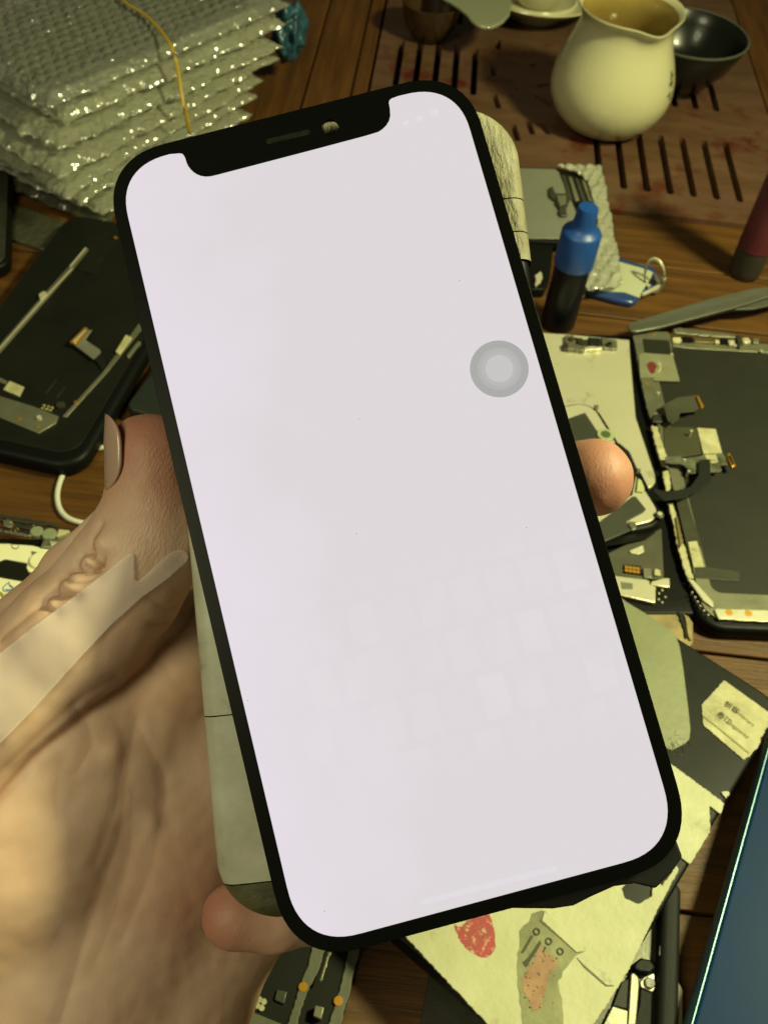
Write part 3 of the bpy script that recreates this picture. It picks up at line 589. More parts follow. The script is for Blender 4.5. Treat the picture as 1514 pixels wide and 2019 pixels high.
# ------------------------------------------------------------------ bubble wrap bags
def plastic(name, base, bump, rough=.16, base2=None, alpha=1):
    m = mat(name, base, rough, alpha=alpha, col2=base2 or base, nscale=90, namt=.3, spec=.8, bump=0)
    nt = m.node_tree; N = nt.nodes; L = nt.links; b = N["Principled BSDF"]
    tc = N.new("ShaderNodeTexCoord")
    mu = N.new("ShaderNodeTexMusgrave") if False else None
    n1 = N.new("ShaderNodeTexNoise"); n1.inputs["Scale"].default_value = 95; n1.inputs["Detail"].default_value = 5; n1.inputs["Distortion"].default_value = 1.5
    try: n1.noise_type = 'RIDGED_MULTIFRACTAL'
    except Exception: pass
    L.new(tc.outputs["Object"], n1.inputs["Vector"])
    v = N.new("ShaderNodeTexVoronoi"); v.inputs["Scale"].default_value = 260; L.new(tc.outputs["Object"], v.inputs["Vector"])
    ad = N.new("ShaderNodeMath"); ad.operation = 'MULTIPLY_ADD'; L.new(v.outputs[0], ad.inputs[0]); ad.inputs[1].default_value = .6; L.new(n1.outputs[0], ad.inputs[2])
    bn = N.new("ShaderNodeBump"); bn.inputs["Distance"].default_value = bump; bn.inputs["Strength"].default_value = 1
    L.new(ad.outputs[0], bn.inputs["Height"]); L.new(bn.outputs[0], b.inputs["Normal"])
    out = [n for n in N if n.type == 'OUTPUT_MATERIAL'][0]
    tr = N.new("ShaderNodeBsdfTransparent"); df = N.new("ShaderNodeBsdfDiffuse"); gl = N.new("ShaderNodeBsdfGlossy"); lw = N.new("ShaderNodeLayerWeight")
    df.inputs[0].default_value = (*base, 1); gl.inputs["Roughness"].default_value = rough; gl.inputs[0].default_value = (1, 1, 1, 1); lw.inputs[0].default_value = .35
    for q_ in (df, gl, lw): L.new(bn.outputs[0], q_.inputs["Normal"])
    ma = N.new("ShaderNodeMixShader"); ma.inputs[0].default_value = alpha; L.new(tr.outputs[0], ma.inputs[1]); L.new(df.outputs[0], ma.inputs[2])
    mf = N.new("ShaderNodeMath"); mf.operation = 'MULTIPLY_ADD'; mf.inputs[1].default_value = .6; mf.inputs[2].default_value = .12; L.new(lw.outputs["Fresnel"], mf.inputs[0])
    mb_ = N.new("ShaderNodeMixShader"); L.new(mf.outputs[0], mb_.inputs[0]); L.new(ma.outputs[0], mb_.inputs[1]); L.new(gl.outputs[0], mb_.inputs[2]); L.new(mb_.outputs[0], out.inputs[0])
    return m
BAG = plastic("bubble_film", srgb("d0d2b4"), .0014, .18, alpha=.30)
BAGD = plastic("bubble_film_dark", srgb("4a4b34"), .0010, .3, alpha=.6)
BAGT = plastic("bubble_film_clear", srgb("c8cab8"), .0012, .17, alpha=.20)
def bag(L, W, H, seed, res, bubbles, crum=.0016):
    """closed pillow of bubble film, corner at origin, x along L, y along W, resting on z=0"""
    nx, ny = int(L/res), int(W/res); X, Y = np.meshgrid(np.linspace(0, L, nx), np.linspace(0, W, ny), indexing='ij')
    rs = np.random.RandomState(seed)
    def fn(x, y, s, o):
        return noise.noise(Vector((x*s+o, y*s-o, seed*3.1)))
    n1 = np.array([[fn(x, y, 55, 0) for y in Y[0]] for x in X[:, 0]])
    n2 = np.array([[fn(x, y, 190, 5) for y in Y[0]] for x in X[:, 0]])
    n3 = np.array([[abs(noise.noise(Vector((x*110+n2[i, j]*1.2, y*110, seed)))) for j, y in enumerate(Y[0])] for i, x in enumerate(X[:, 0])])
    ed = np.minimum(np.minimum(X, L-X), np.minimum(Y, W-Y)); fall = 1 - np.exp(-ed/.005)
    top = H*(.42 + .5*fall) + crum*.7*n1 + crum*1.0*(.25-n3)*(1.6-fall) + crum*.35*n2
    if bubbles:
        p = .0068; q = p*.866
        j = np.round(Y/q); off = (j % 2)*p/2; i = np.round((X-off)/p)
        d = np.hypot(X-(i*p+off), Y-j*q)/(.0033)
        jit = np.sin(i*12.9+j*78.2)*.5+.5
        top = top + .0019*np.sqrt(np.clip(1-d*d, 0, 1))*(.8+.2*jit)*np.clip(fall*1.3-.3, 0, 1)
    bot = H*(.40 - .40*fall) + crum*.25*n1
    wob = crum*2.2*(n1+.7*n2); ex = np.clip(1-ed/.004, 0, 1)
    Xo = X + np.where(X < L/2, -1, 1)*wob*ex; Yo = Y + np.where(Y < W/2, -1, 1)*wob*ex
    V = np.concatenate([np.stack([Xo, Yo, top], -1).reshape(-1, 3), np.stack([Xo, Yo, bot], -1).reshape(-1, 3)])
    idx = np.arange(nx*ny).reshape(nx, ny); n = nx*ny
    q = np.stack([idx[:-1, :-1], idx[1:, :-1], idx[1:, 1:], idx[:-1, 1:]], -1).reshape(-1, 4)
    F = [tuple(f) for f in q.tolist()] + [tuple(f) for f in (q[:, ::-1] + n).tolist()]
    bd = list(idx[:, 0]) + list(idx[-1, 1:]) + list(idx[-2::-1, -1]) + list(idx[0, -2:0:-1])
    for a, b in zip(bd, bd[1:]+bd[:1]): F.append((int(b), int(a), int(a)+n, int(b)+n))
    me = bpy.data.meshes.new("bubble_bag"); me.from_pydata([tuple(v) for v in V.tolist()], [], F)
    return me
# near corners of the layers, measured on the photo; each layer lies on the one below
zs = [0.0, .0075, .0145, .022, .030, .038, .0455, .053]
ncor = [(196, 446), (205, 425), (160, 400), (134, 384), (122, 350), (113, 296), (128, 244), (94, 212)]
fcor = [(470, 250), (489, 226), (505, 190), (526, 155), (545, 115), (560, 90), (570, 45), (572, 8)]
order = ["lowest and darkest bag of the bubble wrapped stack", "second bag from the bottom of the bubble wrapped stack",
         "third bag from the bottom of the bubble wrapped stack", "fourth bag from the bottom of the bubble wrapped stack",
         "fourth bag from the top of the bubble wrapped stack, edge in shade", "third bag from the top of the bubble wrapped stack",
         "second bag from the top of the bubble wrapped stack", "topmost bubble wrapped bag of the stack with shiny crinkled film"]
zt = .0615
dx = (G(540, 0, zt) - G(96, 213, zt)).normalized(); dy = Vector((-dx.y, dx.x, 0))
for k in range(8):
    H = (zs[k+1] if k < 7 else .0615) - zs[k] + .0012
    c = G(*ncor[k], zs[k] + H*.5)
    fc_ = G(*fcor[k], zs[k] + H*.5) - c; ang = math.atan2(fc_.y, fc_.x)
    me = bag(fc_.length, .105, H, k+1, .0008 if k == 7 else .0014, k >= 6, .0016 if k < 7 else .0010)
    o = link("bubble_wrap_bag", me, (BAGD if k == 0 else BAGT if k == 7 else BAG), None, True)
    o.location = (c.x, c.y, zs[k]); o.rotation_euler = (0, 0, ang)
    if k:
        pl_ = prism("wrapped_panel", rrect(.012, .014, min(.152, fc_.length-.010), .090, .009), H*.30, H*.62, DG, o)
    tag(o, order[k], "bubble wrap bag", "bubble wrapped bags stacked at the upper left")
# dark translucent sleeve poking out left under the stack
F15 = gframe("plastic_sleeve", (0, 400), (0, 600), "dark translucent plastic sleeve sticking out under the bubble wrap stack", "plastic bag", z=0, zt=.002)
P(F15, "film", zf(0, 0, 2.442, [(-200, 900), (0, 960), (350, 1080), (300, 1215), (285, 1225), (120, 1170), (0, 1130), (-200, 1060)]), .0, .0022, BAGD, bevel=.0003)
# rubber band round the stack
rb = tag(bpy.data.objects.new("rubber_band", None), "yellow rubber band stretched over the bubble wrapped stack", "rubber band"); COL.objects.link(rb)
rp = [G(u, v, z) for u, v, z in ((215, -40, .065), (245, 2, .0655), (285, 28, .0655), (310, 52, .066), (330, 78, .0665), (340, 96, .0655), (347, 118, .061), (353, 150, .056), (358, 185, .050), (365, 215, .044), (370, 240, .038), (374, 262, .032))]
rb.location = rp[4]
tube("elastic", [p - rb.location for p in catmull([tuple(q) for q in rp], 4)] if False else [Vector(q) - rb.location for q in catmull([tuple(q) for q in rp], 4)], .0010, mat("yellow_rubber", srgb("a08418"), .4), rb, 8, flat=.5)
# blue wrapper behind the stack
bw = tag(bpy.data.objects.new("blue_wrapper", None), "crumpled teal blue plastic poking out beyond the bubble wrapped stack", "plastic wrapper"); COL.objects.link(bw)
bw.location = G(570, 62, .03)
bm = bmesh.new(); bmesh.ops.create_icosphere(bm, subdivisions=5, radius=1)
for v in bm.verts:
    n_ = noise.noise(v.co*2.2) * .35 + abs(noise.noise(v.co*5)) * .18
    v.co = Vector((v.co.x*.0095, v.co.y*.014, v.co.z*.015)) * (1 + n_)
me = bpy.data.meshes.new("film"); bm.to_mesh(me); bm.free()
link("film", me, mat("blue_film", srgb("2d5565"), .3, col2=srgb("1d3c4a"), nscale=120, bump=.0004, bscale=200), bw, True)

# ------------------------------------------------------------------ wrapped screen package, key tag, bottle, marker, tweezers
s9 = lambda L: zf(930, 200, 2.592, L)
F16 = gframe("phone_display", (1150, 330), (1180, 475), "silver backed phone display half inside bubble wrap, behind the blue capped bottle", "phone display", z=.003, zt=.008, group="phone screens lying on the table")
P(F16, "glass_edge", s9([(100, 320), (250, 333), (440, 340), (520, 355), (580, 395), (605, 470), (640, 620), (660, 720), (560, 725), (300, 712), (150, 700)]), 0, .0042, BLK, bevel=.0008)
P(F16, "silver_sheet", s9([(110, 330), (250, 340), (425, 345), (455, 370), (480, 440), (530, 560), (560, 700), (300, 698), (160, 690)]), .0042, .0050, mat("silver_sheet", srgb("85877a"), .4, metal=.3, col2=srgb("777968"), nscale=30), bevel=.0002)
for i in range(4):
    x0 = 458 + i*34
    P(F16, "flex_stripe", s9([(x0, 372+i*9), (x0+18, 378+i*9), (x0+58, 500+i*4), (x0+36, 505)]), .0050, .0056, STEEL if i % 2 else STEELD, bevel=.0002)
P(F16, "dark_flex", s9([(445, 365), (560, 395), (600, 470), (605, 505), (520, 520), (500, 500)]), .0046, .0051, BLKM)
P(F16, "flex_connector", s9([(392, 440), (415, 432), (430, 470), (490, 465), (500, 500), (480, 560), (490, 580), (450, 582), (430, 510), (400, 490)]), .0050, .0066, STEELD, bevel=.0004, jag=.0006)
P(F16, "flex_connector", s9([(430, 480), (480, 478), (480, 520), (450, 530)]), .0066, .0076, STEEL, bevel=.0003, jag=.0003)
F16b = gframe("dark_module", (1046, 470), (1050, 560), "small dark module with a painted glint, between the held screen and the blue capped bottle", "phone part", z=0, zt=.006)
P(F16b, "casing", s9([(220, 700), (420, 712), (400, 900), (370, 960), (260, 960)]), 0, .0055, BLK, bevel=.0008)
P(F16b, "clip", s9([(322, 885), (350, 865), (362, 890), (345, 930), (325, 945)]), .0055, .0068, BRIGHT, bevel=.0003, jag=.0004)  # bright piece stands in for a glint on the casing, no real part
# crumpled bubble film sleeve
def crumple(name, L, z, amp, m, parent, fr, step=6, bub=True, seed=3, thick=0):
    from math import hypot
    bm = bmesh.new(); vs = [bm.verts.new((u, v, 0)) for u, v in L]; bm.faces.new(vs)
    u0, u1 = min(p[0] for p in L), max(p[0] for p in L); v0, v1 = min(p[1] for p in L), max(p[1] for p in L)
    x = u0
    while x < u1:
        bmesh.ops.bisect_plane(bm, geom=bm.verts[:] + bm.edges[:] + bm.faces[:], plane_co=(x, 0, 0), plane_no=(1, 0, 0)); x += step
    x = v0
    while x < v1:
        bmesh.ops.bisect_plane(bm, geom=bm.verts[:] + bm.edges[:] + bm.faces[:], plane_co=(0, x, 0), plane_no=(0, 1, 0)); x += step
    for v in bm.verts:
        xx, yy = fr.px(v.co.x, v.co.y, z)
        q = Vector((xx*120, yy*120, seed)); h = noise.noise(q)*.7 + abs(noise.noise(q*2.3))*.6
        if bub:
            p = .006; qy = p*.866; j = round(yy/qy); off = (j % 2)*p/2; i = round((xx-off)/p); d = hypot(xx-i*p-off, yy-j*qy)/.0026
            h += 1.1*math.sqrt(max(0, 1-d*d))
        v.co = (xx, yy, z + amp*h)
    me = bpy.data.meshes.new(name); bm.normal_update(); bm.to_mesh(me); bm.free()
    o = link(name, me, m, parent, True); sd = o.modifiers.new("thickness", 'SOLIDIFY'); sd.thickness = .0006; return o
FILM = plastic("clear_bubble_film", srgb("c2c4ac"), .0012, .2, alpha=.45)
F16c = gframe("bubble_wrap_sleeve", (1100, 330), (1160, 570), "crumpled clear bubble wrap sleeve between the tea tray and the blue capped bottle", "bubble wrap", z=0, zt=.008)
crumple("film", s9([(430, 335), (560, 330), (640, 335), (658, 345), (668, 400), (685, 450), (690, 520), (712, 600), (722, 700), (745, 780), (755, 880), (770, 935), (690, 965), (590, 975), (570, 960), (600, 850), (620, 720), (640, 620), (612, 500), (590, 420), (540, 372)]), .0085, .0012, FILM, F16c.o, F16c, step=4)
# key tag
s7 = lambda L: zf(1180, 480, 9.46, L)
F18 = gframe("key_tag", (1180, 560), (1290, 590), "blue and white plastic key tag with steel split ring, beside the bubble wrap sleeve", "key tag", z=0, zt=.006)
BLU = mat("blue_plastic_tag", srgb("20366e"), .25, col2=srgb("2a3f72"), nscale=40)
P(F18, "blue_holder", s7([(-200, 500), (300, 250), (370, 240), (800, 385), (1000, 400), (1090, 520), (1150, 640), (1140, 760), (820, 940), (745, 1020), (700, 1070), (620, 1095), (400, 1060), (0, 950), (-200, 900)]), .0004, .0040, BLU, bevel=.0014)
P(F18, "paper_insert", s7([(100, 400), (380, 335), (800, 455), (940, 500), (1015, 540), (940, 690), (800, 900), (765, 1005), (700, 985), (480, 900), (0, 880)]), .0040, .0048, mat("paper_tag", srgb("a5a98c"), .6), bevel=.0003)
P(F18, "clasp", s7([(800, 915), (1060, 780), (1140, 745), (1155, 775), (1080, 840), (830, 950)]), .0044, .0062, BRIGHT, bevel=.0004)
P(F18, "clasp", s7([(1010, 540), (1060, 540), (1150, 700), (1145, 760), (1070, 790), (1060, 700)]), .0040, .0056, STEEL, bevel=.0004)
P(F18, "eyelet", s7([(940, 720), (1000, 640), (1060, 690), (1000, 750)]), .0050, .0051, DARK)
P(F18, "clasp", s7([(890, 775), (930, 740), (975, 770), (940, 820)]), .0050, .0058, BRIGHT, bevel=.0003)
P(F18, "clasp", s7([(1190, 560), (1262, 640), (1225, 705), (1190, 660)]), .0020, .0040, PAPER, bevel=.0003)
rc = G(*s7([(1035, 620)])[0], .009)
ringp = []
for i in range(40):
    a = 2*PI*i/40; ringp.append(F18.I @ (rc + Vector((math.cos(a)*.0046, math.cos(a)*-.002, 0)) + Vector((-.001, .003, .0075))*math.sin(a)))
tube("split_ring", ringp, .0006, STEEL, F18.o, 8, closed=True); tube("split_ring", [p + Vector((.0004, .0002, .0008)) for p in ringp], .0005, BRIGHT, F18.o, 8, closed=True)
# glue bottle
gb = G(1098, 638); B17 = Frame("glue_bottle", Matrix.Translation(gb), "dark glue bottle with a bright blue stepped cap standing right of the held screen", "bottle")
BC = mat("blue_cap", srgb("17468c"), .42, col2=srgb("143e80"), nscale=60, bump=.00005, bscale=300)
lathe("bottle_body", [(.0001, 0), (.0078, 0), (.0083, .001), (.0083, .034), (.0078, .037), (.006, .038)], mat("bottle_dark", srgb("060a14"), .4, spec=.3), B17.o)
lathe("cap", [(.0001, .0355), (.0091, .0355), (.0092, .036), (.0090, .052), (.0086, .0528), (.0080, .0534), (.0064, .0545), (.0054, .0560), (.0049, .0585), (.0046, .0640), (.0042, .0650), (.0001, .0652)], BC, B17.o)
P(B17, "white_label", s9([(500, 985), (560, 900), (590, 920), (580, 990), (520, 1050), (495, 1055)]), .0002, .0004, PAPER)
# marker
mb = G(1464, 540); B19 = Frame("marker_pen", Matrix.Translation(mb), "maroon marker pen with a dark grey cap standing on the table at the right edge", "marker pen")
lathe("cap", [(.0001, 0), (.0068, 0), (.0078, .0012), (.0082, .004), (.0084, .013), (.0083, .0168), (.0078, .017)], mat("grey_cap", srgb("34322a"), .5, col2=srgb("2a2822"), nscale=80), B19.o)
lathe("barrel", [(.0078, .0165), (.0086, .0172), (.0086, .040), (.0086, .095), (.006, .102), (.0001, .104)], mat("maroon", srgb("5c2530"), .45, col2=srgb("481c26"), nscale=40), B19.o)
# tweezers
s8 = lambda L: zf(1120, 300, 3.843, L)
F20 = gframe("tweezers", (1520, 575), (1240, 648), "flat steel tweezers lying above the upturned black display", "tweezers", z=.0, zt=.011)
ST2 = mat("brushed_steel", srgb("74766a"), .42, metal=.55, col2=srgb("5b5d50"), nscale=40, stretch=(6, 1, 1), bump=.0001, bscale=200)
P(F20, "upper_arm", s8([(448, 1312), (460, 1296), (490, 1284), (1060, 1110), (1400, 1030), (1514, 1018), (1700, 1010), (1700, 1070), (1514, 1095), (1350, 1150), (1240, 1182), (700, 1325), (520, 1358), (480, 1352), (455, 1335)]), .0105, .0118, ST2, bevel=.0005)
P(F20, "lower_arm", s8([(700, 1325), (1240, 1185), (1514, 1100), (1700, 1060), (1700, 1110), (1514, 1160), (1400, 1185), (1250, 1190), (760, 1318)]), .0085, .0097, ST2, bevel=.0004)

# ------------------------------------------------------------------ tea things
CEL = mat("celadon_glaze", srgb("c4c09c"), .22, col2=srgb("b8b48e"), nscale=14, coat=.4, bump=.00008, bscale=120)
pc = G(1243, 22, .069); B4 = Frame("pitcher", Matrix.Translation((pc.x, pc.y, .0014)), "cream glazed tea pitcher with pouring lip and amber tea, on the tea tray", "pitcher")
la = math.atan2(-.9, .42)
def lip(x, y, z, a, r):
    d = (a - la + PI) % (2*PI) - PI; k = math.exp(-(d/.30)**2) * max(0, (z-.052)/.018)
    return x*(1+.10*k), y*(1+.10*k), z - .0022*k
outer = [(.0001, .0), (.019, .0), (.0205, .0012), (.0255, .004), (.0315, .011), (.0352, .019), (.0362, .026), (.0352, .034), (.0322, .043), (.0290, .051), (.0268, .058), (.0262, .062), (.0272, .066), (.0292, .0690), (.0300, .0700), (.0298, .0708), (.0290, .0706), (.0268, .0680), (.0250, .064), (.0250, .058), (.0272, .050)]
lathe("body", outer, CEL, B4.o, 96, lip)
lathe("inner_wall", [(.0268, .0682), (.0248, .064), (.0247, .058), (.0270, .050), (.030, .043), (.033, .034), (.033, .024), (.0001, .020)], mat("stained_glaze", srgb("9c8848"), .25, col2=srgb("86703a"), nscale=40, coat=.5), B4.o, 96, lambda x, y, z, a, r: lip(x*.995, y*.995, z, a, r))
lathe("tea", [(.0001, .0375), (.0318, .0375), (.0318, .0380), (.0001, .0380)], mat("tea_amber", srgb("6e5416"), .10, col2=srgb("7d6220"), nscale=20), B4.o, 64)
x_, y_ = B4.px(1218, 40, .046)
tl = bpy.data.meshes.new("tea_leaf"); bm = bmesh.new(); bmesh.ops.create_uvsphere(bm, u_segments=12, v_segments=8, radius=1); [setattr(v, 'co', Vector((v.co.x*.0028, v.co.y*.0018, v.co.z*.0009))) for v in bm.verts]; bm.to_mesh(tl); bm.free()
o = link("tea_leaf", tl, mat("leaf_dark", srgb("2c1a08"), .6), B4.o, True); o.location = (x_, y_, .0386)
# painted character on the right flank
def patch(fr, a0, a1, z0, z1, rr, m, name):
    V = []; F = []; n = 5
    for i in range(n+1):
        for k in (0, 1):
            a = a0+(a1-a0)*i/n; z = z0 if k == 0 else z1; r = rr(z); V.append((r*math.cos(a), r*math.sin(a), z))
    for i in range(n): F.append((2*i, 2*i+2, 2*i+3, 2*i+1))
    me = bpy.data.meshes.new(name); me.from_pydata(V, [], F); link(name, me, m, fr.o)
rr = lambda z: float(np.interp(z, [p[1] for p in outer[:16]], [p[0] for p in outer[:16]])) + .00012
for a0, a1, z0, z1 in ((-.50, -.44, .038, .044), (-.56, -.42, .0365, .038), (-.46, -.42, .031, .036), (-.60, -.50, .031, .0325), (-.55, -.52, .0325, .0385), (-.44, -.36, .0405, .0415), (-.52, -.40, .0285, .0298)):
    patch(B4, a0, a1, z0, z1, rr, INK, "painted_stroke")
bc = G(1363, 68, .036); B5 = Frame("tea_bowl", Matrix.Translation((bc.x, bc.y, .0014)), "shallow glossy black tea bowl behind the cream pitcher", "bowl")
BG = mat("black_glaze", srgb("141610"), .28, col2=srgb("0e100b"), nscale=50, coat=.15, spec=.4)
lathe("wall", [(.0001, .0), (.014, 0), (.0145, .003), (.016, .005), (.022, .010), (.029, .020), (.0335, .030), (.0352, .0352), (.0348, .0360), (.0340, .0354), (.0315, .0285), (.0265, .018), (.019, .010), (.0001, .0075)], BG, B5.o, 96)
lathe("rim", [(.0348, .0352), (.0356, .0352), (.0358, .0360), (.0350, .0365), (.0343, .0360)], mat("rim_grey", srgb("4d5146"), .3), B5.o, 96)
c6 = G(852, 6, .024); B6 = Frame("clay_cup", Matrix.Translation((c6.x, c6.y, .0014)), "small dark brown clay cup at the top edge, left of the celadon saucer", "cup")
lathe("wall", [(.0001, 0), (.009, 0), (.012, .002), (.0165, .009), (.0190, .018), (.0198, .024), (.0192, .0243), (.018, .020), (.014, .008), (.0001, .005)], mat("brown_clay", srgb("3f2c18"), .3, col2=srgb("2d1e10"), nscale=60), B6.o, 72)
c7 = G(1062, -22, .018); B7 = Frame("saucer", Matrix.Translation((c7.x, c7.y, .0014)), "wide pale celadon saucer with raised rings at the top edge, left of the pitcher", "saucer")
lathe("plate", [(.0001, 0), (.020, 0), (.022, .004), (.034, .010), (.0445, .0165), (.0455, .0175), (.0450, .0185), (.0435, .0180), (.034, .0125), (.0285, .0105), (.0270, .0125), (.0255, .0105), (.021, .0075), (.0001, .007)], CEL, B7.o, 96)
lathe("cup_wall", [(.013, .0075), (.0155, .010), (.0205, .020), (.0215, .026), (.0205, .0262), (.0185, .019), (.0001, .012)], CEL, B7.o, 72)
c8 = G(950, 2, .030); B8 = Frame("leaf_scoop", Matrix.Translation((c8.x, c8.y, .018)), "glossy pale leaf shaped scoop resting on the celadon saucer's left rim", "tea scoop")
pts = B8.pts(zf(760, 0, 3.605, [(300, -120), (420, -10), (470, 15), (520, 50), (575, 95), (620, 150), (660, 175), (700, 186), (750, 187), (790, 175), (835, 150), (880, 100), (900, 20), (860, -120)]), .012)
prism("scoop_body", pts, .0095, .0120, mat("wet_glaze", srgb("8d9072"), .1, coat=1, bump=.0004, bscale=60), B8.o, bevel=.001)
for q in ([(600, 25), (640, 15)], [(700, 75), (715, 70)], [(690, 120), (760, 95)], [(690, 135), (700, 132)], [(745, 92), (762, 104)]):
    pass

# ------------------------------------------------------------------ held test phone wrapped in tape, held screen
def cpose(a, b, c, tx, ty, d):
    ca, sa = math.cos(a), math.sin(a)
    Rz = Matrix(((ca, -sa, 0), (sa, ca, 0), (0, 0, 1)))
    Rx = Matrix(((1, 0, 0), (0, math.cos(b), -math.sin(b)), (0, math.sin(b), math.cos(b))))
    Ry = Matrix(((math.cos(c), 0, math.sin(c)), (0, 1, 0), (-math.sin(c), 0, math.cos(c))))
    R = (RWC @ (Rx @ Ry @ Rz)).to_4x4()
    return Matrix.Translation(CAM + RWC @ Vector((tx, ty, -d))) @ R
rd = math.radians
HP = Frame("test_phone", cpose(rd(5.985), rd(-5.2), rd(-.163), -.00215, .00285, .1795), "phone wrapped in stained cream tape, held in the hand behind the lit screen", "phone")
hx, hy = .0352, .0744
slab("body", -hx+.0006, -hy+.0006, hx-.0006, hy-.0006, .011, -.0084, -.0004, .0028, BLK, HP.o)
def tape_seg(y0, y1, m, name="tape_wrap"):
    o = slab(name, -hx, -hy, hx, hy, .0115, -.0088, 0, .0030, m, HP.o, 12)
    bm = bmesh.new(); bm.from_mesh(o.data)
    for yy, inner in ((y0, True), (y1, False)):
        if abs(yy) < hy:
            bmesh.ops.bisect_plane(bm, geom=bm.verts[:]+bm.edges[:]+bm.faces[:], plane_co=(0, yy, 0), plane_no=(0, 1 if not inner else -1, 0), clear_outer=True)
    x = -hx
    bm.to_mesh(o.data); bm.free(); return o
def yl(u, v): return HP.px(u, v, 0)[1]
ycr = yl(420, 1413); ybt = yl(450, 1747); y1t = yl(1010, 390); y2t = yl(1025, 455); y3t = yl(1048, 508)
g = .00012
tape_seg(-hy, ybt - g, TAPED); tape_seg(ybt + g, ycr - g, TAPE); tape_seg(ycr + g, yl(400, 1000), TAPE)
tape_seg(y3t, y2t - g, TAPEW); tape_seg(y2t + g, y1t - g, TAPEW); tape_seg(y1t + g, hy, TAPEW)
prism("side_button", [(hx-.0005, yl(1237, 1222)-.001-.004), (hx+.0022, yl(1237, 1222)-.003), (hx+.0028, yl(1237, 1222)), (hx+.0022, yl(1237, 1222)+.003), (hx-.0005, yl(1237, 1222)+.005)], -.005, .003, BLK, HP.o, bevel=.0006)

SP = Frame("held_screen", cpose(rd(14.6699), rd(-7.8887), rd(-1.0689), -.00009, .00405, .1702), "lit white phone screen with a wide notch, held up in the left hand", "phone screen")
W, H_ = .035, .0737
def sq(x0, y0, x1, y1, r, n=14, e=2.4):
    Pp = []
    for cx_, cy_, sx, sy, rev in ((x1-r, y1-r, 1, 1, 0), (x0+r, y1-r, -1, 1, 1), (x0+r, y0+r, -1, -1, 0), (x1-r, y0+r, 1, -1, 1)):
        q = []
        for i in range(n+1):
            a = PI/2*i/n; q.append((cx_ + sx*r*math.cos(a)**(2/e), cy_ + sy*r*math.sin(a)**(2/e)))
        Pp += q[::-1] if rev else q
    return Pp
hc = SP.px(651.5, 250.5, .0); hole = disc(*hc, .00155, 32)
outl = sq(-W, -H_, W, H_, .0125)
prism("bezel_glass", outl, -.0007, 0, mat("bezel_black", (.0022, .0026, .0022), .3, spec=.06), SP.o, holes=[hole[::-1]], bevel=.00025)
prism("back_frame", sq(-W+.0008, -H_+.0008, W-.0008, H_-.0008, .012), -.0022, -.00072, BLK, SP.o, holes=[disc(hc[0], hc[1]+.0006, .0040, 32)[::-1]])
lit = sq(-W+.00235, -H_+.0024, W-.00235, H_-.0024, .0102)
notch = SP.pts([(785.4, 190), (771.5, 195), (767.5, 199), (766.6, 203), (768.5, 213.2), (769.5, 229), (767, 239), (761.6, 247.9), (754, 255.5), (745.8, 260.8), (720, 268.7), (610, 298), (500, 326.8), (427.9, 345.6), (416, 348.3), (406, 349), (396, 347.3), (388.2, 344), (381.5, 339.5), (376.3, 334.1), (371.6, 328), (368.4, 321.2), (366.3, 314), (364.5, 309.3), (360.5, 304), (354.5, 303)], .0)
notch = notch
# replace the straight top edge between the two top corners
top = max(p[1] for p in lit); iR = [i for i, p in enumerate(lit) if p[1] > top-1e-6]
i0, i1 = iR[0], iR[-1]
lit2 = lit[:i0+1] + notch + lit[i1:]
SCR = bpy.data.materials.new("lit_screen"); SCR.use_nodes = True; nt = SCR.node_tree; N = nt.nodes; Lk = nt.links
for n_ in list(N): N.remove(n_)
outn = N.new("ShaderNodeOutputMaterial"); em = N.new("ShaderNodeEmission"); tcn = N.new("ShaderNodeTexCoord")
sx = N.new("ShaderNodeSeparateXYZ"); Lk.new(tcn.outputs["Object"], sx.inputs[0])
nz = N.new("ShaderNodeTexNoise"); nz.inputs["Scale"].default_value = 48; nz.inputs["Detail"].default_value = 2; Lk.new(tcn.outputs["Object"], nz.inputs["Vector"])
mr = N.new("ShaderNodeMapRange"); mr.inputs[1].default_value = -.030; mr.inputs[2].default_value = .012; Lk.new(sx.outputs[0], mr.inputs[0])
ml = N.new("ShaderNodeMath"); ml.operation = 'MULTIPLY_ADD'; Lk.new(nz.outputs[0], ml.inputs[0]); ml.inputs[1].default_value = 1.1; Lk.new(mr.outputs[0], ml.inputs[2])
mxn = N.new("ShaderNodeMix"); mxn.data_type = 'RGBA'; Lk.new(ml.outputs[0], mxn.inputs[0])
mxn.inputs[6].default_value = (*srgb("e3dae4"), 1); mxn.inputs[7].default_value = (*srgb("d8d1d4"), 1)
# faint burnt-in rows of keys on the aged panel
bk = N.new("ShaderNodeTexBrick"); bk.inputs["Scale"].default_value = 1; bk.inputs["Brick Width"].default_value = .0062; bk.inputs["Row Height"].default_value = .0088; bk.inputs["Mortar Size"].default_value = .0011; bk.inputs["Mortar Smooth"].default_value = .6
bk.inputs["Color1"].default_value = (1, 1, 1, 1); bk.inputs["Color2"].default_value = (.2, .2, .2, 1); bk.inputs["Mortar"].default_value = (0, 0, 0, 1)
Lk.new(tcn.outputs["Object"], bk.inputs["Vector"])
def band(lo_, hi_, src):
    a_ = N.new("ShaderNodeMapRange"); a_.interpolation_type = 'SMOOTHSTEP'; a_.inputs[1].default_value = lo_; a_.inputs[2].default_value = hi_; Lk.new(src, a_.inputs[0]); return a_.outputs[0]
def mul(a_, b_):
    m_ = N.new("ShaderNodeMath"); m_.operation = 'MULTIPLY'; Lk.new(a_, m_.inputs[0])
    if isinstance(b_, float): m_.inputs[1].default_value = b_
    else: Lk.new(b_, m_.inputs[1])
    return m_.outputs[0]
n2_ = N.new("ShaderNodeTexNoise"); n2_.inputs["Scale"].default_value = 130; Lk.new(tcn.outputs["Object"], n2_.inputs["Vector"])
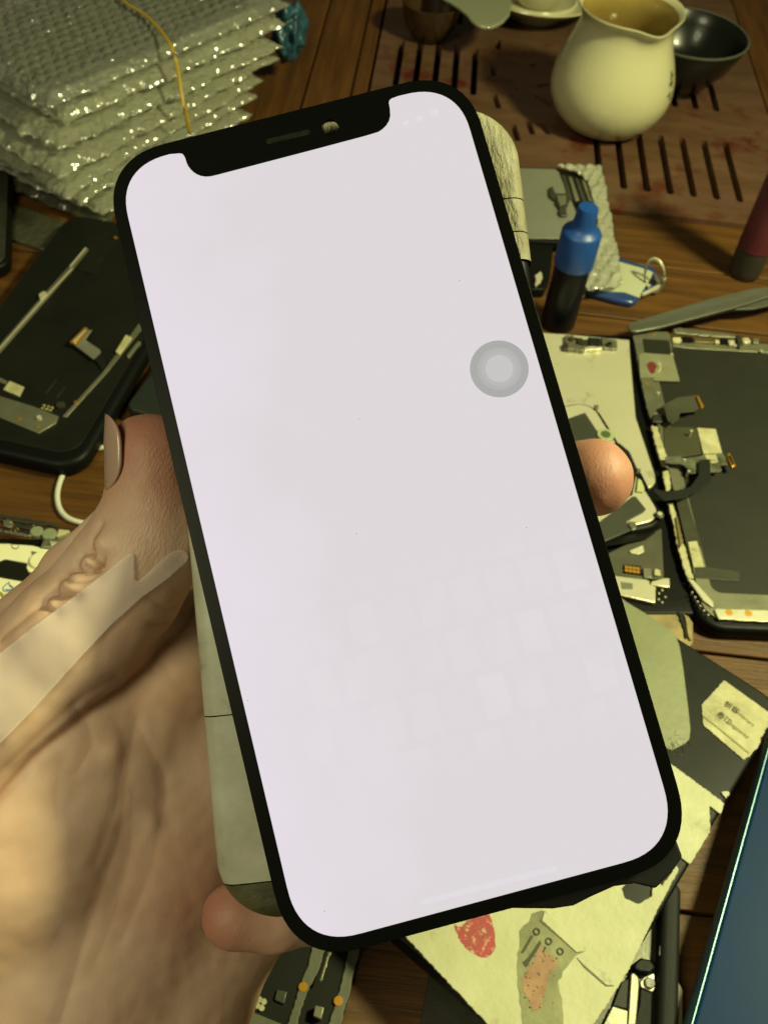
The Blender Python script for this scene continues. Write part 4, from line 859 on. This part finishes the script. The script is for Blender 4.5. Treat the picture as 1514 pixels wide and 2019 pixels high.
gh = mul(mul(band(-.052, -.044, sx.outputs[1]), band(-.012, -.020, sx.outputs[1])), mul(bk.outputs[0], band(.25, .60, n2_.outputs[0])))
gh = mul(mul(gh, band(-.030, -.018, sx.outputs[0])), .36)
mg = N.new("ShaderNodeMix"); mg.data_type = 'RGBA'; Lk.new(gh, mg.inputs[0]); Lk.new(mxn.outputs[2], mg.inputs[6]); mg.inputs[7].default_value = (*srgb("dedadb"), 1)
Lk.new(mg.outputs[2], em.inputs[0]); em.inputs[1].default_value = 1.08; Lk.new(em.outputs[0], outn.inputs[0])
prism("lit_area", lit2, .00002, .00012, SCR, SP.o)
def em_mat(n, h): return mat(n, srgb(h), .5, emis=1.0)
bx_, by_ = SP.px(984, 727, .0002)
prism("touch_button", disc(bx_, by_, .00525, 64), .00013, .00018, em_mat("ui_grey", "a4a4a5"), SP.o)
prism("button_ring", disc(bx_, by_, .0039, 48), .00019, .00021, em_mat("ui_grey2", "aeadae"), SP.o)
prism("button_ring", disc(bx_, by_, .0032, 48), .00022, .00024, em_mat("ui_grey3", "b4b2b4"), SP.o)
prism("button_centre", disc(bx_, by_, .0025, 48), .00025, .00027, em_mat("ui_grey4", "c2bfc2"), SP.o)
hb = [SP.px(u, v, .0002) for u, v in ((1094, 1713), (833, 1779))]
prism("home_bar", slot(hb[1], hb[0], .0009), .00013, .00016, em_mat("ui_home", "dedae0"), SP.o)
ghosts = [(800, 242, 9, 8), (826, 233, 10, 9), (856, 222, 12, 10)]
for u, v, a_, b_ in ghosts:
    x, y = SP.px(u, v, .0002); prism("status_ghost", [(x + p[0], y + p[1]) for p in [(q[0]*1.0, q[1]*.8) for q in disc(0, 0, a_*.00007, 12)]], .00013, .00015, em_mat("ui_ghost", "dfdbdf"), SP.o)
for u, v in ((906, 553), (708, 826), (703, 1052), (1038, 1040), (489, 1381), (640, 1797)):
    x, y = SP.px(u, v, .0002); prism("dust_speck", disc(x, y, .00009, 6), .00013, .00020, mat("dust", srgb("777777"), .8), SP.o)
ear = [SP.px(u, v, 0) for u, v in ((530, 279), (606, 261))]
prism("earpiece_mesh", slot(ear[0], ear[1], .00105), .0, .00004, mat("mesh_grey", srgb("16170f"), .7, spec=.1, col2=srgb("0a0b08"), nscale=900, namt=.2), SP.o)
# folded ribbon under the bottom edge
fl = [SP.px(u, v, -.003) for u, v in ((1000, 1740), (1005, 1791), (1090, 1792), (1130, 1786), (1165, 1768), (1210, 1748), (1250, 1742), (1292, 1752), (1322, 1722), (1345, 1690), (1330, 1650), (1200, 1650))]
prism("folded_ribbon", fl, -.0042, -.0028, BLKM, SP.o, bevel=.0004)

# ------------------------------------------------------------------ the hand
def hp(u, v, d):   # photo pixel + depth in mm -> camera-space mm
    return np.array([(u - CX) * d / FPX, (CY - v) * d / FPX, -d])
caps = []    # (a, b, ra, rb, k)
def chain(L, k):
    for (a, b) in zip(L[:-1], L[1:]): caps.append((hp(*a[:3]), hp(*b[:3]), a[3], b[3], k))
# thumb
chain([(302, 896, 187, 7.9), (303, 950, 188, 8.0), (306, 1010, 188, 9.2), (282, 1085, 188, 10.8), (235, 1160, 189, 11.6), (150, 1262, 190, 13.2), (50, 1375, 192, 15.5), (-70, 1500, 196, 19)], 3.5)
chain([(268, 862, 186.5, 3.8), (262, 905, 186.5, 3.6), (262, 940, 187, 3.4)], 1.6)
# skin web / back of hand strip seen behind the thumb
chain([(218, 1035, 197, 4.5), (150, 1130, 199, 6.5), (60, 1240, 201, 8), (-60, 1380, 204, 11)], 2.5)
# palm
chain([(330, 1340, 203, 12), (200, 1500, 203, 18), (60, 1680, 203, 24), (-60, 1850, 206, 28)], 6)
chain([(410, 1230, 219, 9), (400, 1330, 214, 12), (380, 1500, 213, 16), (290, 1700, 210, 20), (180, 1880, 208, 24), (60, 2080, 208, 28), (-40, 2330, 214, 29), (-140, 2800, 228, 31)], 7)
chain([(480, 1560, 222, 14), (455, 1740, 220, 16), (370, 1870, 216, 17), (300, 1990, 213, 20), (160, 2180, 213, 24), (60, 2400, 220, 26), (-60, 2800, 230, 30)], 7)
# thumb mount
chain([(120, 1450, 196, 14), (60, 1640, 198, 20), (-60, 1750, 202, 24)], 6)
# index: runs behind the phone, tip shows on the right
chain([(470, 1330, 218, 11), (700, 1190, 222, 10), (930, 1030, 216, 9), (1060, 960, 207, 8.4), (1172, 942, 199, 8.0)], 2.5)
chain([(480, 1440, 222, 11), (720, 1350, 226, 10), (950, 1260, 220, 9), (1060, 1215, 208, 8.0), (1120, 1200, 200, 7.4)], 2)
chain([(490, 1560, 224, 11), (720, 1520, 228, 10), (940, 1470, 222, 9), (1050, 1440, 208, 7.8), (1110, 1425, 199, 7.2)], 2)
# little finger curled round the bottom, tip points back to the left
chain([(440, 1790, 222, 12), (560, 1780, 224, 8.5), (660, 1750, 216, 7.4)], 3)
caps2 = []
def chain2(L, k):
    for (a, b) in zip(L[:-1], L[1:]): caps2.append((hp(*a[:3]), hp(*b[:3]), a[3], b[3], k))
chain2([(660, 1750, 214, 7.2), (630, 1790, 200, 6.8), (540, 1808, 193, 6.6), (462, 1808, 190, 6.5)], 2)
vs_ = .85
lo = np.array([-112, -186, -262.]); hi = np.array([52, 22, -168.])
shp = np.ceil((hi - lo) / vs_).astype(int)
ax = [lo[i] + np.arange(shp[i]) * vs_ for i in range(3)]
def sdf(caps, X, Y, Z):
    D = np.full(X.shape, 1e3, np.float32)
    for a, b, ra, rb, k in caps:
        # only evaluate near the capsule
        R = max(ra, rb) + 12
        m0 = [np.searchsorted(ax[i], min(a[i], b[i]) - R) for i in range(3)]; m1 = [np.searchsorted(ax[i], max(a[i], b[i]) + R) for i in range(3)]
        sl = tuple(slice(m0[i], m1[i]) for i in range(3))
        x, y, z = X[sl], Y[sl], Z[sl]
        if x.size == 0: continue
        ab = b - a; L2 = max(float(ab @ ab), 1e-6)
        t = np.clip(((x-a[0])*ab[0] + (y-a[1])*ab[1] + (z-a[2])*ab[2]) / L2, 0, 1)
        d = np.sqrt((x-a[0]-t*ab[0])**2 + (y-a[1]-t*ab[1])**2 + (z-a[2]-t*ab[2])**2) - (ra + (rb-ra)*t)
        c = D[sl]; h = np.clip(.5 + .5*(c-d)/k, 0, 1)
        D[sl] = np.where(c > 500, d, c*(1-h) + d*h - k*h*(1-h))
    return D
X, Y, Zz = [a.astype(np.float32) for a in np.meshgrid(*ax, indexing='ij')]
D = sdf(caps, X, Y, Zz); D2 = sdf(caps2, X, Y, Zz)
k = 1.2; h = np.clip(.5 + .5*(D-D2)/k, 0, 1); D = D*(1-h) + D2*h - k*h*(1-h)
def surface_nets(D):
    s = D < 0; nx, ny, nz_ = D.shape
    corners = [(i, j, k) for i in (0, 1) for j in (0, 1) for k in (0, 1)]
    cnt = sum(s[i:nx-1+i, j:ny-1+j, k:nz_-1+k].astype(np.int8) for i, j, k in corners)
    cell = (cnt > 0) & (cnt < 8); ids = np.full(cell.shape, -1, np.int64); I = np.argwhere(cell); ids[cell] = np.arange(len(I))
    acc = np.zeros((len(I), 3)); num = np.zeros(len(I))
    for c in corners:
        for axn in range(3):
            if c[axn] == 1: continue
            e = list(c); e[axn] = 1; a = D[I[:, 0]+c[0], I[:, 1]+c[1], I[:, 2]+c[2]]; b = D[I[:, 0]+e[0], I[:, 1]+e[1], I[:, 2]+e[2]]
            m = (a < 0) != (b < 0); t = np.where(m, a/np.where(a == b, 1, a-b), 0)
            p = np.array(c, float)[None].repeat(len(I), 0); p[:, axn] += t; acc += p*m[:, None]; num += m
    V = I + acc/np.maximum(num, 1)[:, None]
    F = []
    for axn in range(3):
        sl0 = [slice(0, n) for n in D.shape]; sl1 = list(sl0); sl0[axn] = slice(0, D.shape[axn]-1); sl1[axn] = slice(1, D.shape[axn])
        a = s[tuple(sl0)]; b = s[tuple(sl1)]; E = np.argwhere(a != b); fl = a[a != b]
        o1, o2 = [i for i in range(3) if i != axn]
        ok = (E[:, o1] > 0) & (E[:, o2] > 0) & (E[:, o1] < D.shape[o1]-1) & (E[:, o2] < D.shape[o2]-1); E = E[ok]; fl = fl[ok]
        q = []
        for d1, d2 in ((0, 0), (-1, 0), (-1, -1), (0, -1)):
            e = E.copy(); e[:, o1] += d1; e[:, o2] += d2; q.append(ids[e[:, 0], e[:, 1], e[:, 2]])
        q = np.stack(q, 1); flip = fl if axn != 1 else ~fl
        q[~flip] = q[~flip][:, ::-1]; F.append(q)
    return V, np.concatenate(F)
V, Fq = surface_nets(D)
V = V*vs_ + lo
# one Laplacian relax
def relax(V, Fq, it, w_=.5):
    for _ in range(it):
        A = np.zeros_like(V); n = np.zeros(len(V))
        for i in range(4):
            for j in ((i+1) % 4, (i-1) % 4):
                np.add.at(A, Fq[:, i], V[Fq[:, j]]); np.add.at(n, Fq[:, i], 1)
        V = V*(1-w_) + w_*A/np.maximum(n, 1)[:, None]
    return V
V = relax(V, Fq, 3)
# subdivide once, flat, then carve creases
me = bpy.data.meshes.new("hand_tmp"); me.from_pydata(V.tolist(), [], Fq.tolist()); me.validate()
bm = bmesh.new(); bm.from_mesh(me); bmesh.ops.recalc_face_normals(bm, faces=bm.faces)
front = [f for f in bm.faces if f.normal.z > -.25 and all(-95 < v.co.x < -12 and v.co.y > -115 for v in f.verts)]
bmesh.ops.subdivide_edges(bm, edges=list({e for f in front for e in f.edges}), cuts=1, use_grid_fill=True, smooth=.5)
bm.normal_update()
bm.to_mesh(me); bm.free()
nv = len(me.vertices); V = np.empty(nv*3); me.vertices.foreach_get("co", V); V = V.reshape(-1, 3)
NN = np.empty(nv*3); me.vertices.foreach_get("normal", NN); NN = NN.reshape(-1, 3)
U = CX + FPX*V[:, 0]/-V[:, 2]; Vv = CY - FPX*V[:, 1]/-V[:, 2]; facing = np.clip(NN[:, 2]*3+.6, 0, 1)
def dist_poly(L, U, W_):
    best = np.full(len(U), 1e9)
    for (a, b) in zip(L[:-1], L[1:]):
        a = np.array(a, float); b = np.array(b, float); ab = b-a; t = np.clip(((U-a[0])*ab[0]+(W_-a[1])*ab[1])/(ab@ab), 0, 1)
        best = np.minimum(best, np.hypot(U-a[0]-t*ab[0], W_-a[1]-t*ab[1]))
    return best
disp = np.zeros(nv)
creases = [
 ([(-20, 1580), (60, 1505), (130, 1450), (190, 1405), (250, 1368), (300, 1320), (350, 1245), (378, 1190)], 2.6, 13),
 ([(-20, 1540), (80, 1450), (170, 1370), (230, 1340)], .9, 16),
 ([(150, 1400), (175, 1430), (178, 1470), (150, 1520)], 1.5, 9), ([(120, 1500), (108, 1560), (112, 1610)], .8, 12),
 ([(268, 1415), (252, 1480), (244, 1560), (238, 1640), (205, 1740), (165, 1850), (115, 2019)], 1.7, 10),
 ([(238, 1440), (240, 1500), (225, 1600), (190, 1700)], 1.0, 9),
 ([(275, 1440), (300, 1490), (322, 1530), (325, 1570), (300, 1700), (270, 1780), (240, 1850)], 1.4, 10),
 ([(262, 1560), (255, 1680), (225, 1800), (190, 1890)], .9, 9),
 ([(330, 1620), (360, 1740), (372, 1800)], .7, 14), ([(388, 1790), (384, 1850), (420, 1895), (520, 1892)], .8, 10),
 ([(198, 1030), (184, 1058), (176, 1082), (182, 1100), (196, 1116)], 1.5, 6),
 ([(177, 1085), (160, 1092), (148, 1110), (147, 1122), (165, 1129), (190, 1126)], 1.8, 6),
 ([(148, 1121), (130, 1128), (112, 1146), (105, 1165), (118, 1176), (150, 1178)], 1.8, 6),
 ([(126, 1136), (138, 1148), (160, 1150), (182, 1142)], 1.0, 5),
 ([(104, 1168), (88, 1178), (84, 1192), (98, 1204), (112, 1208)], 1.4, 6),
 ([(84, 1188), (40, 1225), (0, 1262)], .9, 7),
 ([(190, 1118), (200, 1112), (205, 1100)], 1.2, 8), ([(165, 1112), (180, 1122), (195, 1120)], 1.0, 5),
 ([(375, 1215), (340, 1235), (300, 1235)], .8, 9), ([(290, 1180), (330, 1205), (372, 1200)], .5, 8),
]
for L, dp, wd in creases:
    dd = dist_poly(L, U, Vv); tf = 1.0 if L[0][0] < 0 or L[0][1] < 1350 else .36; disp -= tf*(dp*.36*np.exp(-(dd/(wd*(1.0 if tf == 1.0 else 1.35)))**2) + dp*(.28 if tf == 1.0 else .16)*np.exp(-(dd/(wd*2.8))**2))
for u, v, r, a in ((168, 1108, 16, 1.3), (135, 1158, 18, 1.4), (192, 1072, 16, 1.2), (150, 1140, 14, .8), (98, 1190, 12, 1.0), (190, 1500, 60, .8), (300, 1620, 22, .8), (225, 1480, 30, 1.0), (110, 1480, 40, -.3), (30, 1700, 60, -.9)):
    disp += (a*.5 if u > 80 and v < 1250 else a)*np.exp(-(((U-u)**2+(Vv-v)**2)/r**2))
lump = np.array([noise.noise(Vector(p)*.09) for p in V.tolist()])*.22 + np.array([noise.noise(Vector(p)*.3) for p in V.tolist()])*.15
V = V + NN*((disp*facing)+lump*facing)[:, None]
me.vertices.foreach_set("co", (V*.001).ravel()); me.update()
me.name = "hand"
ca = me.color_attributes.new("blush_and_shade", 'FLOAT_COLOR', 'POINT')
bl = np.zeros(nv)
for p, r in ((hp(1180, 942, 195), 16), (hp(420, 1810, 186), 12), (hp(300, 860, 184), 14), (hp(330, 950, 184), 9)):
    bl = np.maximum(bl, np.exp(-(np.linalg.norm(V-p, axis=1)/r)**2))
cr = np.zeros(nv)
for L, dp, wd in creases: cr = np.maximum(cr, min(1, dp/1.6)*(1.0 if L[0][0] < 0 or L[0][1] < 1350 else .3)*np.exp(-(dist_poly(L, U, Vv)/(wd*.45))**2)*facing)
tm = np.maximum(np.exp(-(np.linalg.norm(V-hp(305, 960, 182), axis=1)/13)**2), np.exp(-(np.linalg.norm(V-hp(290, 1060, 180), axis=1)/11)**2))
tm = np.maximum(tm, .55*np.exp(-(np.linalg.norm(V-hp(1185, 942, 192), axis=1)/9)**2) + .4*np.exp(-(np.linalg.norm(V-hp(440, 1812, 186), axis=1)/8)**2))
arr = np.stack([bl, cr, tm, np.ones(nv)], 1); ca.data.foreach_set("color", arr.ravel())
# skin material
SK = bpy.data.materials.new("skin"); SK.use_nodes = True; nt = SK.node_tree; N = nt.nodes; L = nt.links; b = N["Principled BSDF"]
b.inputs["Roughness"].default_value = .56; b.inputs["Subsurface Weight"].default_value = .18; b.inputs["Subsurface Radius"].default_value = (1, .35, .15); b.inputs["Subsurface Scale"].default_value = .003
tc = N.new("ShaderNodeTexCoord"); at = N.new("ShaderNodeAttribute"); at.attribute_name = "blush_and_shade"; sp = N.new("ShaderNodeSeparateColor"); L.new(at.outputs["Color"], sp.inputs[0])
def nz_(sc, det, st=(1, 1, 1), rot=(0, 0, 0)):
    mp = N.new("ShaderNodeMapping"); mp.vector_type = 'TEXTURE'; mp.inputs["Scale"].default_value = st; mp.inputs["Rotation"].default_value = rot; L.new(tc.outputs["Object"], mp.inputs[0])
    n = N.new("ShaderNodeTexNoise"); n.inputs["Scale"].default_value = sc; n.inputs["Detail"].default_value = det; L.new(mp.outputs[0], n.inputs["Vector"]); return n.outputs[0]
def mx(f, a, bb):
    m = N.new("ShaderNodeMix"); m.data_type = 'RGBA'; L.new(f, m.inputs[0])
    for i, q in ((6, a), (7, bb)):
        if isinstance(q, tuple): m.inputs[i].default_value = (*q, 1)
        else: L.new(q, m.inputs[i])
    return m.outputs[2]
r1 = N.new("ShaderNodeMapRange"); r1.inputs[1].default_value = .35; r1.inputs[2].default_value = .7; L.new(nz_(60, 4), r1.inputs[0])
c = mx(r1.outputs[0], srgb("cfb09a"), srgb("bf9a7e")); c = mx(sp.outputs[0], c, srgb("a26c59"))  # fingertip pink, darkened so the colour also carries shade on the tips
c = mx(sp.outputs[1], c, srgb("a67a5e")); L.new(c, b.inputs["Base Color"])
vo = N.new("ShaderNodeTexVoronoi"); vo.feature = 'DISTANCE_TO_EDGE'; mp = N.new("ShaderNodeMapping"); mp.inputs["Scale"].default_value = (1, .45, 1); mp.inputs["Rotation"].default_value = (0, 0, .7)
L.new(tc.outputs["Object"], mp.inputs[0]); L.new(mp.outputs[0], vo.inputs["Vector"]); vo.inputs["Scale"].default_value = 1500
m0 = N.new("ShaderNodeMath"); m0.operation = 'MULTIPLY_ADD'; L.new(sp.outputs[2], m0.inputs[0]); m0.inputs[1].default_value = 1.25; m0.inputs[2].default_value = .28
m1 = N.new("ShaderNodeMath"); m1.operation = 'MULTIPLY_ADD'; L.new(vo.outputs[0], m1.inputs[0]); m1.inputs[1].default_value = .5
L.new(nz_(2100, 3, (1, 5.5, 1), (0, 0, -.5)), m1.inputs[2])
bn = N.new("ShaderNodeBump"); bn.inputs["Distance"].default_value = .00012; bn.inputs["Strength"].default_value = .9; m2 = N.new("ShaderNodeMath"); m2.operation = 'MULTIPLY'; L.new(m1.outputs[0], m2.inputs[0]); L.new(m0.outputs[0], m2.inputs[1])
L.new(m2.outputs[0], bn.inputs["Height"]); L.new(bn.outputs[0], b.inputs["Normal"])
hand = link("hand", me, SK, None, True); hand.matrix_world = cam.matrix_world.copy()
tag(hand, "bare left hand gripping the taped phone, thumb upright and little finger curled below", "hand")
# thumb nail
def nail():
    nu, nw = 26, 16; V_ = []; F = []
    for i in range(nu+1):
        q = i/nu; v = 819 + (972-819)*q; u = 304 + 3*q
        w_ = math.sqrt(max(0, 1-abs(q*2-1)**3.0)); R_ = 9.25 - 1.0*max(0, .35-q)
        c_ = hp(u, v, 187.3)
        for j in range(nw+1):
            th = math.radians(12 + (j/nw*2-1)*(50*w_+.5)); V_.append(tuple((c_ + np.array([-math.cos(th), 0, math.sin(th)])*R_)/1000))
    for i in range(nu):
        for j in range(nw):
            q = i*(nw+1)+j; F.append((q, q+1, q+nw+2, q+nw+1))
    m = bpy.data.meshes.new("thumb_nail"); m.from_pydata(V_, [], F)
    o = link("thumb_nail", m, mat("nail", srgb("b09086"), .3, coat=.3, col2=srgb("a68c78"), nscale=60, sss=.2), hand, True)
    s_ = o.modifiers.new("thickness", 'SOLIDIFY'); s_.thickness = .0005; s_.offset = 0
nail()
# pale band on the hand: an added translucent sheet, no real film lies there
vsl = [tuple(v) for v in (V*.001).tolist()]; fc = [tuple(p.vertices) for p in me.polygons]
bv = BVHTree.FromPolygons([Vector(v) for v in vsl], fc)
def arc(c, r, a0, a1, n=8): return [(c[0]+r*math.cos(math.radians(a0+(a1-a0)*i/n)), c[1]+r*math.sin(math.radians(a0+(a1-a0)*i/n))) for i in range(n+1)]
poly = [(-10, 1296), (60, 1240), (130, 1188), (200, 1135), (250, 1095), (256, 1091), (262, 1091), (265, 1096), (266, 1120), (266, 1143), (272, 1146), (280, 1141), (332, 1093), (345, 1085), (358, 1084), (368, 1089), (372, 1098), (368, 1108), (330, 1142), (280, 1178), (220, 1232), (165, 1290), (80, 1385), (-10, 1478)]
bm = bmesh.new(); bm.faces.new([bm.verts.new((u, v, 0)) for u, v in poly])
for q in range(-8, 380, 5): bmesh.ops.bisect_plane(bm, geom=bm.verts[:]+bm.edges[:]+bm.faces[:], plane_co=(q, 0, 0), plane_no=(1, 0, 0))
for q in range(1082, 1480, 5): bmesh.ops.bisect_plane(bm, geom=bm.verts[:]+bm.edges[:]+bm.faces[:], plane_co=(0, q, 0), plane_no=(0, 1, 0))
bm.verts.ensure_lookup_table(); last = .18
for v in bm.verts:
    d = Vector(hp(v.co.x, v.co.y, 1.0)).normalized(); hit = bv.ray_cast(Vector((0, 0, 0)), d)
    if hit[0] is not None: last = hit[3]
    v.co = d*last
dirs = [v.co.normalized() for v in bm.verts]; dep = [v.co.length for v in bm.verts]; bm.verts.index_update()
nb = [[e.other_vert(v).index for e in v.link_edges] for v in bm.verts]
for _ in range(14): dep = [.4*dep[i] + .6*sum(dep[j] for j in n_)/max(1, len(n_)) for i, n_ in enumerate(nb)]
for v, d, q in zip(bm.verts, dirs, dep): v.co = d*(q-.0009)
fm = bpy.data.meshes.new("added_pale_band"); bm.to_mesh(fm); bm.free()
FM = mat("pale_band_sheet", srgb("ecdfd6"), .5, alpha=.30)
o = link("added_pale_band", fm, FM, None, True); o.matrix_world = cam.matrix_world.copy()
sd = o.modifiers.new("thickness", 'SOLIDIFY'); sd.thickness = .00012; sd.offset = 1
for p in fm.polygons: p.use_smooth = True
tag(o, "added translucent sheet drawn as a pale notched band across the base of the thumb", "pale band")
